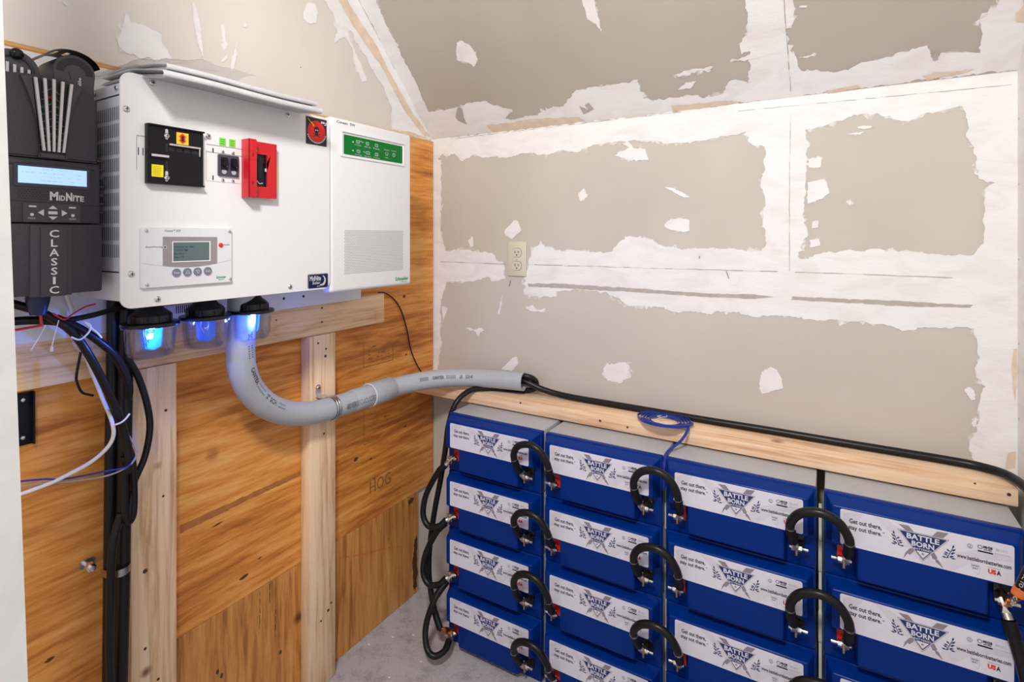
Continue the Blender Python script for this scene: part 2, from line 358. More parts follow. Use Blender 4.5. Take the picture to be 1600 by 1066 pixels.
def torn(poly, amp, step=.006, seed=0):
    out = []; n = len(poly)
    for i in range(n):
        a, b = Vector(poly[i]), Vector(poly[(i + 1) % n]); L = (b - a).length; k = max(1, int(L / step))
        nrm = Vector((-(b - a).y, (b - a).x)).normalized() if L else Vector((0, 0))
        for j in range(k):
            q = a.lerp(b, j / k); s = noise.fractal(Vector((q.x * 38, q.y * 38, i * .01 + seed)), .7, 2.1, 4) + .55 * noise.noise(Vector((q.x * 190, q.y * 190, 3)))
            q = q + nrm * s * amp * min(1, 4 * min(j, k - j) / k + .25); out.append((q.x, q.y))
    return out
def skin(name, g, polys, d, m, parent, amp=.006, seed=0):
    for i, p in enumerate(polys):
        big = max(q[0] for q in p) - min(q[0] for q in p) > .08
        pts = torn(p, amp if big else amp * .45, .006 if big else .0025, seed); dd = d + .0001 * (i % 5)
        n = len(pts); V2, _, F2, *_r = delaunay_2d_cdt([Vector(q) for q in pts], [(k, (k + 1) % n) for k in range(n)], [], 1, 1e-6)
        nv = [g.bm.verts.new(g.p(q[0], q[1], dd)) for q in V2]
        for f in F2: g.bm.faces.new([nv[k] for k in f])
    for f in g.bm.faces:
        f.normal_update()
        if f.normal.dot(g.N) < 0: f.normal_flip()
    return finish(g.bm, name, m, parent, smooth=0)
MUD_BACK=[[(-0.012,1.604),(0.453,1.603),(0.781,1.601),(1.139,1.607),(1.396,1.610),(1.614,1.610),(1.614,1.530),(1.540,1.530),(1.513,1.542),(1.479,1.534),(1.450,1.532),(1.420,1.517),(1.388,1.527),(1.358,1.545),(1.300,1.540),(1.252,1.526),(1.204,1.519),(1.181,1.517),(1.073,1.527),(0.961,1.514),(0.874,1.514),(0.800,1.526),(0.762,1.534),(0.637,1.531),(0.588,1.511),(0.533,1.524),(0.485,1.511),(0.393,1.522),(0.319,1.513),(0.268,1.521),(0.231,1.520),(0.188,1.534),(0.139,1.515),(0.105,1.545),(0.076,1.538),(0.053,1.549),(0.030,1.528),(-0.012,1.531)],
[(-0.012,1.542),(0.047,1.526),(0.047,1.410),(0.042,1.271),(0.068,1.197),(0.161,1.203),(0.265,1.193),(0.288,1.165),(0.309,1.164),(0.319,1.106),(0.268,1.095),(0.247,1.111),(0.188,1.091),(0.068,1.084),(0.047,1.016),(0.042,0.899),(0.030,0.712),(-0.012,0.706)],
[(1.113,1.617),(1.207,1.524),(1.213,1.475),(1.207,1.378),(1.204,1.297),(1.213,1.264),(1.190,1.196),(1.213,1.192),(1.248,1.210),(1.357,1.219),(1.420,1.216),(1.468,1.209),(1.548,1.202),(1.557,1.048),(1.538,1.045),(1.456,1.039),(1.408,1.028),(1.372,1.041),(1.306,1.042),(1.204,1.037),(1.167,1.044),(1.063,1.040),(0.995,1.044),(0.982,1.034),(0.939,1.040),(0.892,1.033),(0.837,1.045),(0.752,1.043),(0.676,1.081),(0.577,1.084),(0.508,1.074),(0.508,1.056),(0.391,1.054),(0.393,1.117),(0.405,1.143),(0.417,1.202),(0.455,1.234),(0.469,1.215),(0.506,1.205),(0.577,1.204),(0.643,1.199),(0.692,1.202),(0.722,1.235),(0.756,1.250),(0.800,1.244),(0.828,1.233),(0.865,1.219),(0.913,1.214),(1.044,1.216),(1.063,1.212),(1.107,1.210),(1.119,1.232),(1.110,1.282),(1.116,1.349),(1.104,1.383),(1.116,1.424),(1.113,1.483),(1.091,1.488),(1.073,1.504),(1.071,1.528),(1.091,1.570)],
[(1.513,1.550),(1.620,1.550),(1.620,0.686),(1.540,0.666),(1.540,0.748),(1.529,0.777),(1.529,0.794),(1.543,0.816),(1.546,0.853),(1.543,0.865),(1.548,0.883),(1.557,0.918),(1.551,0.923),(1.542,0.936),(1.543,0.994),(1.538,1.045),(1.527,1.055),(1.527,1.201),(1.555,1.234),(1.553,1.298),(1.558,1.354),(1.570,1.365),(1.579,1.370),(1.566,1.369),(1.547,1.376),(1.543,1.419),(1.538,1.448),(1.525,1.470),(1.527,1.498),(1.522,1.528)],
[(0.319,1.274),(0.337,1.287),(0.352,1.304),(0.369,1.299),(0.381,1.269),(0.359,1.252),(0.344,1.239),(0.324,1.252),(0.314,1.261)],
[(0.668,0.839),(0.676,0.860),(0.706,0.867),(0.738,0.875),(0.750,0.861),(0.738,0.825),(0.722,0.810),(0.682,0.812),(0.670,0.820)],
[(1.102,0.864),(1.107,0.892),(1.128,0.908),(1.143,0.903),(1.155,0.881),(1.157,0.858),(1.134,0.847),(1.107,0.834),(1.101,0.850)],
[(0.852,1.279),(0.870,1.299),(0.895,1.301),(0.922,1.295),(0.922,1.264),(0.895,1.263),(0.870,1.268)],
[(0.852,1.391),(0.877,1.387),(0.902,1.375),(0.923,1.357),(0.909,1.358),(0.883,1.372)],
[(0.155,0.928),(0.194,0.924),(0.210,0.934),(0.236,0.924),(0.215,0.917),(0.210,0.901),(0.199,0.916)],
[(0.296,1.014),(0.306,1.049),(0.304,1.020),(0.296,0.983),(0.288,0.987)],
[(0.164,1.234),(0.177,1.243),(0.185,1.248),(0.188,1.214),(0.175,1.212)],
[(0.750,1.512),(0.732,1.523),(0.742,1.533),(0.762,1.509),(0.796,1.504),(0.807,1.472),(0.752,1.474),(0.722,1.484),(0.702,1.491)],
[(0.304,0.800),(0.344,0.841),(0.364,0.848),(0.369,0.827),(0.344,0.798)],
[(1.521,0.905),(1.529,0.914),(1.538,0.907),(1.540,0.887),(1.533,0.884)],
[(1.534,0.835),(1.540,0.848),(1.544,0.843),(1.538,0.825)],
[(1.214,1.442),(1.244,1.447),(1.241,1.421),(1.216,1.423)],
[(1.213,1.386),(1.250,1.392),(1.260,1.359),(1.247,1.344),(1.213,1.332)],
[(1.224,1.288),(1.237,1.288),(1.237,1.271),(1.222,1.268)],
[(1.217,1.240),(1.238,1.243),(1.240,1.226),(1.219,1.221)],
[(1.296,1.335),(1.306,1.334),(1.304,1.323)],
[(0.393,1.016),(0.422,1.024),(0.441,1.010),(0.469,1.017),(0.460,1.004),(0.417,1.003)],
[(1.296,1.499),(1.333,1.502),(1.326,1.495)],
[(1.319,1.514),(1.353,1.514),(1.340,1.509)],
[(0.583,1.382),(0.605,1.399),(0.613,1.371),(0.594,1.357)],
[(0.047,0.997),(0.076,0.990),(0.056,0.947)]]
GRAY_BACK=[[(0.405,1.094),(0.510,1.099),(0.781,1.096),(0.961,1.092),(1.091,1.096),(1.137,1.092),(1.091,1.084),(0.961,1.082),(0.781,1.085),(0.510,1.085),(0.408,1.084)],
[(1.179,1.096),(1.266,1.096),(1.432,1.097),(1.536,1.097),(1.530,1.090),(1.432,1.086),(1.266,1.087),(1.176,1.086)]]
PEACH_BACK=[[(1.603,1.006),(1.609,1.007),(1.609,0.945),(1.606,0.889),(1.602,0.923),(1.600,0.971)],
[(1.595,0.781),(1.607,0.786),(1.606,0.750),(1.589,0.743)]]
MUD_CEIL=[[(0.003,0.530),(0.066,0.516),(0.059,0.445),(0.059,0.370),(0.058,0.269),(0.057,0.197),(0.050,0.110),(0.182,0.110),(0.233,0.122),(0.291,0.121),(0.316,0.098),(0.376,0.073),(0.338,0.046),(0.397,0.041),(0.457,0.043),(0.507,0.064),(0.553,0.062),(0.592,0.092),(0.611,0.111),(0.734,0.110),(0.800,0.114),(0.798,0.082),(0.801,0.051),(0.827,0.041),(0.881,0.045),(0.944,0.043),(0.962,0.029),(1.016,0.038),(1.031,0.065),(1.051,0.072),(1.080,0.057),(1.091,0.144),(1.070,0.139),(1.076,0.180),(1.088,0.195),(1.092,0.273),(1.091,0.282),(1.189,0.260),(1.192,0.205),(1.172,0.177),(1.178,0.127),(1.192,0.105),(1.202,0.072),(1.232,0.070),(1.277,0.056),(1.299,0.056),(1.342,0.073),(1.415,0.083),(1.447,0.092),(1.461,0.051),(1.473,0.069),(1.541,0.056),(1.540,0.100),(1.532,0.133),(1.545,0.143),(1.556,0.159),(1.557,0.175),(1.595,0.167),(1.620,0.005),(1.396,0.004),(1.139,0.001),(0.779,-0.006),(0.451,-0.005),(-0.002,-0.003)],
[(0.260,0.289),(0.281,0.325),(0.301,0.327),(0.323,0.304),(0.329,0.261),(0.306,0.239),(0.290,0.255),(0.257,0.268)],
[(0.704,0.360),(0.710,0.369),(0.737,0.363),(0.734,0.311),(0.733,0.266),(0.724,0.290),(0.704,0.308)],
[(0.896,0.111),(0.945,0.120),(1.001,0.118),(0.976,0.111),(0.909,0.103)],
[(1.041,0.127),(1.102,0.135),(1.157,0.133),(1.130,0.126),(1.083,0.124)],
[(1.201,0.233),(1.219,0.232),(1.216,0.227)],
[(1.197,0.107),(1.240,0.111),(1.216,0.104)],
[(0.902,0.066),(0.926,0.085),(0.953,0.085),(0.936,0.064)]]
GRAY_CEIL=[[(1.463,0.051),(1.455,0.066),(1.468,0.076),(1.470,0.054)],
[(0.611,0.027),(0.605,0.057),(0.634,0.037),(0.623,0.057),(0.638,0.064),(0.648,0.040)],
[(0.150,0.079),(0.175,0.111),(0.192,0.108),(0.182,0.067),(0.182,0.043),(0.153,0.063)]]
PEACH_CEIL=[[(0.255,0.029),(0.429,0.032),(0.594,0.020),(0.610,0.004),(0.452,-0.002),(0.268,-0.001)],
[(0.877,0.019),(1.013,0.015),(1.060,0.006),(0.961,-0.001),(0.877,-0.002)],
[(1.252,0.008),(1.319,0.015),(1.326,0.005),(1.259,-0.001)],
[(1.443,0.018),(1.544,0.021),(1.512,0.011),(1.455,0.009)],
[(1.587,0.134),(1.598,0.148),(1.603,0.112),(1.591,0.116)]]
MUD_GABLE=[[(-0.497,1.941),(-0.323,2.008),(0.000,1.605),(-0.050,1.597),(-0.092,1.600),(-0.208,1.599),(-0.211,1.654),(-0.208,1.680),(-0.241,1.722),(-0.244,1.738),(-0.278,1.764),(-0.323,1.814),(-0.376,1.854),(-0.381,1.876),(-0.431,1.879),(-0.467,1.913),(-0.479,1.930)],
[(-0.455,1.908),(-0.419,1.883),(-0.376,1.828),(-0.350,1.796),(-0.318,1.740),(-0.339,1.733),(-0.368,1.771),(-0.379,1.827),(-0.406,1.848),(-0.431,1.840),(-0.455,1.814),(-0.438,1.857)],
[(-0.560,1.874),(-0.545,1.905),(-0.519,1.911),(-0.510,1.889),(-0.515,1.858),(-0.541,1.847),(-0.558,1.854)],
[(-1.014,1.654),(-1.006,1.675),(-0.999,1.715),(-0.988,1.697),(-0.964,1.700),(-0.938,1.695),(-0.916,1.660),(-0.907,1.648),(-0.934,1.632),(-0.951,1.635),(-0.976,1.628),(-0.999,1.632),(-1.011,1.640)],
[(-0.863,1.786),(-0.857,1.791),(-0.845,1.740),(-0.839,1.690),(-0.836,1.661),(-0.848,1.694),(-0.857,1.736)],
[(-0.795,1.757),(-0.788,1.765),(-0.783,1.730),(-0.780,1.707),(-0.788,1.697),(-0.787,1.719),(-0.793,1.734)],
[(-0.795,1.672),(-0.777,1.693),(-0.780,1.681),(-0.793,1.669)],
[(-0.735,1.783),(-0.727,1.783),(-0.730,1.772),(-0.735,1.774)],
[(-1.106,1.697),(-1.096,1.698),(-1.098,1.687)],
[(-0.772,1.655),(-0.761,1.705),(-0.752,1.736),(-0.757,1.690),(-0.767,1.650)]]
PEACH_GABLE=[[(-0.443,1.962),(-0.411,1.974),(-0.355,1.924),(-0.273,1.859),(-0.208,1.782),(-0.102,1.679),(-0.007,1.613),(-0.043,1.612),(-0.151,1.687),(-0.244,1.794),(-0.315,1.847),(-0.386,1.903)],
[(-0.273,1.600),(-0.119,1.613),(-0.022,1.606),(-0.119,1.600)]]

gb = lambda: G(B(), (0, 0, 0), (1, 0, 0), (0, 0, 1))
gl = lambda: G(B(), (0, 0, 0), (0, 1, 0), (0, 0, 1))
gk = lambda: G(B(), (0, 0, H), (1, 0, 0), (0, -CS, SN))
# G's normal U x V: back wall (1,0,0)x(0,0,1) = (0,-1,0); left wall (0,1,0)x(0,0,1) = (1,0,0); slope (1,0,0)x(0,-CS,SN) points down into the room
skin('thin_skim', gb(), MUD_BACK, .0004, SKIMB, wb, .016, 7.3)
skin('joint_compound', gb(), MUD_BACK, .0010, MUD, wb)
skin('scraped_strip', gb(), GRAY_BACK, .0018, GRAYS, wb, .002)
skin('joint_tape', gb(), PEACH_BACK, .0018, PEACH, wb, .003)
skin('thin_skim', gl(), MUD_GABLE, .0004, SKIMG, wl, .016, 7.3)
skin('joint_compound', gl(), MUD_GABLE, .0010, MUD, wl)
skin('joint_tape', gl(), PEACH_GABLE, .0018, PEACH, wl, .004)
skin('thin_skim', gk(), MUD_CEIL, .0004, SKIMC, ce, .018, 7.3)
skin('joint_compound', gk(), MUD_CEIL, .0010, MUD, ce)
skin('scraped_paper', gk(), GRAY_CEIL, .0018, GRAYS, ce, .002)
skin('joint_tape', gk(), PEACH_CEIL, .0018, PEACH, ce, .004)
def crack(g, pts, w_, d, parent, name='seam'):
    path = []
    for (a, b), (c, e) in zip(pts, pts[1:]):
        k = max(2, int(math.hypot(c - a, e - b) / .02))
        for j in range(k): path.append((a + (c - a) * j / k + random.uniform(-.0006, .0006), b + (e - b) * j / k + random.uniform(-.0006, .0006)))
    path.append(pts[-1])
    for q, r in zip(path, path[1:]): g.line([q, r], w_ * random.choice((.3, .7, 1, 1.2)), d)
    finish(g.bm, name, SEAM, parent, smooth=0)
g = gb(); crack(g, [(.045, 1.158), (.32, 1.156)], .0012, .0024, wb)
g = gb(); crack(g, [(.41, 1.157), (.75, 1.157), (1.145, 1.158)], .0012, .0024, wb)
g = gb(); crack(g, [(1.185, 1.158), (1.50, 1.156)], .001, .0024, wb)
g = gb(); crack(g, [(1.175, 1.56), (1.172, 1.40), (1.172, 1.16)], .001, .0024, wb)
g = gb(); crack(g, [(.09, 1.598), (.45, 1.600), (.9, 1.600)], .0008, .0024, wb)
g = gb(); crack(g, [(1.05, 1.585), (1.60, 1.577)], .0007, .0024, wb)
g = gk(); crack(g, [(1.176, .02), (1.172, .24), (1.171, .55)], .0012, .0026, ce)
g = gb(); g.line([(.34, 1.102), (.337, 1.09), (.334, 1.083)], .004, .0024); g.line([(.395, 1.106), (.392, 1.10)], .003, .0024)
g.line([(1.02, 1.155), (1.026, 1.135)], .0025, .0024); g.line([(.95, 1.195), (.949, 1.188)], .003, .0024); finish(g.bm, 'seam', SEAM, wb, smooth=0)
# nail heads pressed through on the right wall corner
g = G(B(), (XR, 0, 0), (0, -1, 0), (0, 0, 1))
for z in (1.50, 1.36, 1.20, 1.02, .86): g.disc(.016, z, .002, .0015)
for f in g.bm.faces: f.normal_flip()
finish(g.bm, 'nail_head', SEAM, wr, smooth=0)

# leaning painted door frame right beside the camera
bm = B(); U = Vector((-.86, -.51, 0)); W_ = Vector((.51, -.86, 0))
def jp(z): return Vector((.6930 - .0325 * (z - 1.0), -1.3775 - .019 * (z - 1.0), z))
q = []
for z in (0.0, 2.1):
    p = jp(z); q.append([bm.verts.new(p), bm.verts.new(p + U * .11), bm.verts.new(p + U * .11 + W_ * .035), bm.verts.new(p + W_ * .035)])
for k in range(4): bm.faces.new((q[0][k], q[0][(k + 1) % 4], q[1][(k + 1) % 4], q[1][k]))
bm.faces.new(q[0][::-1]); bm.faces.new(q[1]); bmesh.ops.recalc_face_normals(bm, faces=bm.faces)
bmesh.ops.bevel(bm, geom=bm.edges[:], offset=.004, segments=2, affect='EDGES')
struct(finish(bm, 'trim_1', PAINT))

# ---------------------------------------------------------------- plywood sheets on the left wall
PX = .012
bm = B(); box(bm, (.0012, -2.3, .3535), (PX, -.005, 1.5957), .0006, seg=1)
g = G(bm, (PX, 0, 0), (0, 1, 0), (0, 0, 1))
ply = finish(bm, 'plywood_sheet', PLY)
tag(ply, 'large orange-stained upper plywood sheet fixed to the left wall behind the inverter', 'plywood')
bm = B(); box(bm, (PX - .0004, -2.3, 1.588), (PX + .0006, -.005, 1.5955)); finish(bm, 'sheet_edge', PLYE, ply)
g = G(B(), (PX, 0, 0), (0, 1, 0), (0, 0, 1))   # stamps inked on the sheet
for (y0, z0, y1, z1) in ((-.345, .84, -.215, .915), (-.345, .745, -.215, .80), (-.345, .60, -.215, .70)):
    g.line([(y0, z0), (y1, z0)], .0022, .0006); g.line([(y0, z0), (y0, z1)], .0018, .0006)
    if z1 > .85: g.line([(y1, z0), (y1, z1 - .01)], .0018, .0006)
for i, z in enumerate((.900, .888, .876, .864, .852, .785, .775, .765, .685, .673, .661, .649, .637, .625)):
    y = -.325
    while y < -.235:
        L_ = random.uniform(.004, .02)
        if random.random() < .75: g.line([(y, z), (y + L_, z + random.uniform(-.001, .001))], random.choice((.001, .002, .004)), .0006)
        y += L_ + .004
g.text('HOG', -.320, .435, -.225, .475, .0006, 0, .012)
finish(g.bm, 'ink_stamp', mat('stamp_brown', (.30, .13, .035), .8), ply, smooth=0)
bm = B(); box(bm, (.0012, -2.3, .001), (PX, -.0885, .3525), .0006, seg=1)
ply2 = finish(bm, 'plywood_sheet', PLYV)
tag(ply2, 'lower plywood piece with upright grain and a red chalk line, standing on the carpet', 'plywood')
g = G(B(), (PX, 0, 0), (0, 1, 0), (0, 0, 1)); p = [(-.449, .300), (-.41, .286), (-.34, .258), (-.26, .235), (-.17, .20), (-.149, .196)]
for a, b in zip(p, p[1:]):
    for j in range(12):
        if random.random() < .7:
            q0 = (a[0] + (b[0] - a[0]) * j / 12, a[1] + (b[1] - a[1]) * j / 12); q1 = (a[0] + (b[0] - a[0]) * (j + .8) / 12, a[1] + (b[1] - a[1]) * (j + .8) / 12)
            g.line([q0, q1], random.uniform(.001, .003), .0006)
finish(g.bm, 'chalk_line', mat('chalk_red', (.72, .10, .03), .9), ply2, smooth=0)
g = G(B(), (PX, 0, 0), (0, 1, 0), (0, 0, 1))
g.poly(torn([(-.094, .02), (-.112, .015), (-.118, .10), (-.108, .19), (-.096, .205), (-.094, .12)], .004), .0005)
g.poly(torn([(-.12, .325), (-.135, .322), (-.14, .335), (-.125, .345), (-.108, .338)], .002), .0005)
for f in g.bm.faces:
    if f.normal.x < 0: f.normal_flip()
finish(g.bm, 'knot_stain', mat('dark_knot', (.085, .035, .012), .7, var=.3), ply2, smooth=0)

g = G(B(), (PX, 0, 0), (0, 1, 0), (0, 0, 1))     # brown streak and splits in the veneer of the upper sheet
g.poly(torn([(-.896, .584), (-.81, .588), (-.70, .590), (-.578, .593), (-.578, .606), (-.70, .605), (-.81, .603), (-.896, .603)], .003), .0003, None, 0)
def eye(y, z, a, b, tilt=0):
    q = [(a * math.cos(k * math.pi / 7), b * math.sin(k * math.pi / 7) * (1 - .5 * abs(math.cos(k * math.pi / 7)))) for k in range(14)]
    g.poly([(y + u, z + v + tilt * u) for u, v in q], .0005, None, 1)
for e_ in ((-.743, .405, .013, .005, .1), (-.377, .567, .009, .007, .1), (-.81, .566, .014, .0022, .1), (-.315, .546, .008, .003, 0), (-.30, .478, .006, .002, .2), (-.70, .43, .006, .002, .1), (-.16, 1.045, .007, .006, 0), (-.15, .845, .004, .004, 0), (-.71, .93, .004, .003, 0), (-1.13, .46, .008, .004, .1), (-.21, 1.36, .006, .004, 0), (-.155, .60, .007, .004, 0)): eye(*e_)
for f in g.bm.faces:
    f.normal_update()
    if f.normal.x < 0: f.normal_flip()
finish(g.bm, 'veneer_marks', [mat('brown_streak', (.42, .15, .035), .6, var=.15), bpy.data.materials['dark_knot']], ply, smooth=0)
g = G(B(), (PX, 0, 0), (0, 1, 0), (0, 0, 1))
for y, z0, z1 in ((-.700, .25, .335), (-.672, .30, .352), (-.655, .20, .26)):
    zz = z0
    while zz < z1: L_ = random.uniform(.006, .02); g.line([(y + random.uniform(-.001, .001), zz), (y, zz + L_)], random.uniform(.0008, .0022), .0005); zz += L_ + random.uniform(0, .008)
for y, z in ((-.81, .216), (-.80, .20), (-.640, .150)):
    g.poly([(y + .004 * math.cos(k * .785), z + .006 * math.sin(k * .785)) for k in range(8)], .0005)
finish(g.bm, 'knot_stain', bpy.data.materials['dark_knot'], ply2, smooth=0)

# ---------------------------------------------------------------- pine framing
def board(name, a, b, m, label, holes=(), face='x', ends=None):
    bm = B(); box(bm, a, b, .003, seg=2)
    o = finish(bm, name, m); tag(o, label, 'board')
    if holes:
        g = G(B(), (b[0], 0, 0), (0, 1, 0), (0, 0, 1)) if face == 'x' else G(B(), (0, a[1], 0), (1, 0, 0), (0, 0, 1))
        for u, v, r in holes: g.disc(u, v, r, .0006, mi=0, n=12)
        finish(g.bm, 'nail_hole', mat('nail_hole_brown', (.055, .03, .015), .7), o, smooth=0)
    return o
board('pine_board', (PX + .0004, -1.62, .978), (.050, -.2934, 1.069), PINEY, 'horizontal pine rail on the left wall carrying the white inverter',
      [(-.537, 1.051, .003), (-.537, 1.012, .003), (-.70, 1.046, .0025), (-.68, 1.036, .0022), (-.985, 1.05, .003)])
board('pine_stud', (PX + .0004, -1.011, .001), (.050, -.922, .9768), PINEZ, 'wide pine upright at the far left beside the bundle of black cables',
      [(-.990, .925, .0035), (-.945, .880, .003), (-.985, .56, .0045), (-.95, .70, .0025), (-.985, .40, .003), (-.96, .32, .003)])
board('pine_stud', (PX + .0004, -.5775, .001), (.050, -.4885, .9768), PINEZ, 'pine upright below the rail with the conduit strap screwed to it',
      [(-.523, .935, .0028), (-.525, .915, .004), (-.55, .955, .003), (-.53, .70, .003), (-.515, .20, .004), (-.54, .185, .003), (-.505, .215, .003)])
board('pine_ledge', (.0135, -.110, .706), (1.588, -.001, .744), PINEX, 'long pine ledge along the back wall just above the blue batteries',
      [(.44, .736, .003), (.70, .726, .0035), (.78, .722, .003), (1.573, .729, .0035), (1.52, .739, .002)], 'y')

# ---------------------------------------------------------------- batteries
BX0, BP, BY, BW, BH, BZ = .2439, .3357, -.2011, .324, .1745, .1756
FD = .0463                                                     # how far the front panel of the lid stands out
def lid_bm():
    bm = B(); box(bm, (0, -.014, 0), (BW, .004, BH), .0035, seg=2)
    a, t, n, b, bt = .015, .0125, .081, .060, .019
    fr = [(a, n), (a, BH - t), (BW - a, BH - t), (BW - a, n), (BW - b, n), (BW - b, bt), (b, bt), (b, n)]
    bk = [(.004, n - .008), (.004, BH - .0035), (BW - .004, BH - .0035), (BW - .004, n - .008), (BW - b + .005, n - .008), (BW - b + .005, .006), (b - .005, .006), (b - .005, n - .008)]
    F = [bm.verts.new((u, -FD, v)) for u, v in fr]; K = [bm.verts.new((u, -.0135, v)) for u, v in bk]; k = len(F)
    fs = [bm.faces.new(F)] + [bm.faces.new((K[i], K[(i + 1) % k], F[(i + 1) % k], F[i])) for i in range(k)]
    bmesh.ops.recalc_face_normals(bm, faces=bm.faces)
    es = list(set(e for f in fs for e in f.edges if any(v in F for v in e.verts)))
    bmesh.ops.bevel(bm, geom=es, offset=.0042, segments=4, affect='EDGES', profile=.5)
    return bm
def leafs(g, u, v, s, flip, d):
    stem = [(0, -.5), (.15, -.2), (.3, .15), (.45, .5)]
    T = lambda a, b: (u + flip * a * s, v + b * s)
    g.line([T(*p) for p in stem], s * .06, d, 1)
    for (a, b, an) in ((.1, -.25, 150), (.18, -.05, 160), (.28, .15, 140), (.2, -.3, 20), (.3, 0, 30), (.4, .25, 45), (.45, .5, 75), (.02, -.45, 175), (.3, -.42, 5)):
        L_ = .42 if an < 100 else .38; c, si = math.cos(math.radians(an)), math.sin(math.radians(an))
        q = [(a, b), (a + c * L_ * .5 - si * .08, b + si * L_ * .5 + c * .08), (a + c * L_, b + si * L_), (a + c * L_ * .5 + si * .08, b + si * L_ * .5 - c * .08)]
        g.poly([T(*p) for p in (q if flip > 0 else q[::-1])], d, None, 1)
    for a, b in ((.32, -.3), (.1, -.38), (.42, .02)): g.disc(*T(a, b), s * .075, d, None, 1, 10)
def label_bm():
    W, Hh = .2704, .0733; g = G(B(), (.030, -FD, BH - .0162 - Hh), (1, 0, 0), (0, 0, 1))
    g.rect(0, 0, W, Hh, -.001, .0005, 0, .004)
    X = lambda u: u * W
    Y = lambda v: (1 - v) * Hh
    d = .0007
    for p in ([(.21, .0), (.28, .0), (.45, .35), (.60, .98), (.5, .98), (.36, .5)], [(.62, .6), (.8, .3), (.99, .26), (.99, .4), (.82, .5), (.68, .98), (.6, .98)], [(.02, .1), (.1, .0), (.16, .0), (.05, .5), (.02, .6)]):
        g.poly([(X(a), Y(b)) for a, b in p][::-1], d, None, 6)
    d = .0009
    def tx(s, u0, v0, u1, v1, mi=2, bold=.01, dd=d): g.text(s, X(u0), Y(v1), X(u1), Y(v0), dd, mi, bold)
    tx('Get out there,', .058, .215, .262, .37, 2, .022); tx('stay out there.', .052, .40, .262, .555, 2, .022); tx('TM', .266, .40, .280, .43)
    P = lambda pts, dd, mi: g.poly([(X(a), Y(b)) for a, b in pts], dd, None, mi)
    # crossed bolts behind the shield
    P([(.364, .07), (.424, .06), (.456, .21), (.410, .21)], d, 3); P([(.560, .20), (.588, .05), (.652, .03), (.622, .19)], d, 3)
    P([(.405, .80), (.430, .66), (.462, .62), (.455, .72), (.43, .84), (.42, .80), (.392, .97)], d, 3)
    P([(.548, .66), (.572, .62), (.590, .74), (.585, .78), (.598, .80), (.624, .98), (.580, .86), (.577, .80), (.563, .80)], d, 3)
    P([(.356, .200), (.656, .200), (.506, .920)], .0011, 3)
    P([(.362, .212), (.650, .212), (.506, .902)], .0012, 0); P([(.369, .224), (.643, .224), (.506, .882)], .0013, 1)
    P([(.468, .665), (.544, .665), (.506, .845)], .0014, 0); star = [(.506 + (.013 if k % 2 == 0 else .0055) * math.cos(math.pi / 2 + k * math.pi / 5), .727 - (.048 if k % 2 == 0 else .02) * math.sin(math.pi / 2 + k * math.pi / 5)) for k in range(10)]
    P(star, .0016, 3)
    tx('BATTLE', .412, .250, .600, .395, 0, .028, .0015); tx('BORN', .441, .425, .571, .565, 0, .028, .0015); tx('BATTERIES', .455, .592, .557, .640, 5, .012, .0015)
    leafs(g, X(.372), Y(.52), .020, -1, d); leafs(g, X(.640), Y(.55), .020, 1, d)
    tx('www.battlebornbatteries.com', .697, .49, .985, .595, 2, .025)
    g.disc(X(.768), Y(.235), .0042, d, None, 3); g.disc(X(.768), Y(.235), .0033, .0011, None, 0); tx('UL', .760, .20, .776, .275, 3, .03, .0013)
    g.disc(X(.822), Y(.20), .0036, d, None, 2); g.disc(X(.822), Y(.20), .0026, .0011, None, 0); tx('MH28', .839, .145, .888, .215, 2, .05); tx('69780', .842, .225, .884, .265, 2, .03); g.rect(X(.810), Y(.325), X(.890), Y(.285), d, None, 2)
    tx('BB10012', .905, .15, .965, .215, 4, .0); tx('Deep Cycle Battery', .900, .255, .975, .30, 4, .0)
    nv = [(.775, .665), (.820, .665), (.820, .83), (.813, .93), (.775, .78)]
    g.line([(X(a), Y(b)) for a, b in nv + nv[:1]], .0005, d, 4); tx('NEVADA', .779, .69, .816, .73, 2, .02); tx('BUILT', .783, .755, .812, .79, 2, .02)
    tx('US', .864, .70, .907, .82, 7, .06); tx('A', .9085, .70, .932, .82, 2, .04); g.line([(X(.862), Y(.66)), (X(.930), Y(.66))], .0004, d, 2)
    bmesh.ops.recalc_face_normals(g.bm, faces=[f for f in g.bm.faces if False] or [])
    for f in g.bm.faces:
        f.normal_update()
        if abs(f.normal.y) > .9 and f.normal.y > 0 and f.calc_center_median().y < -FD - .0004: f.normal_flip()
    return g.bm
LABM = [LABELW, NAVY, INK, INKG, INKL, LABELW, LABELS, REDP]
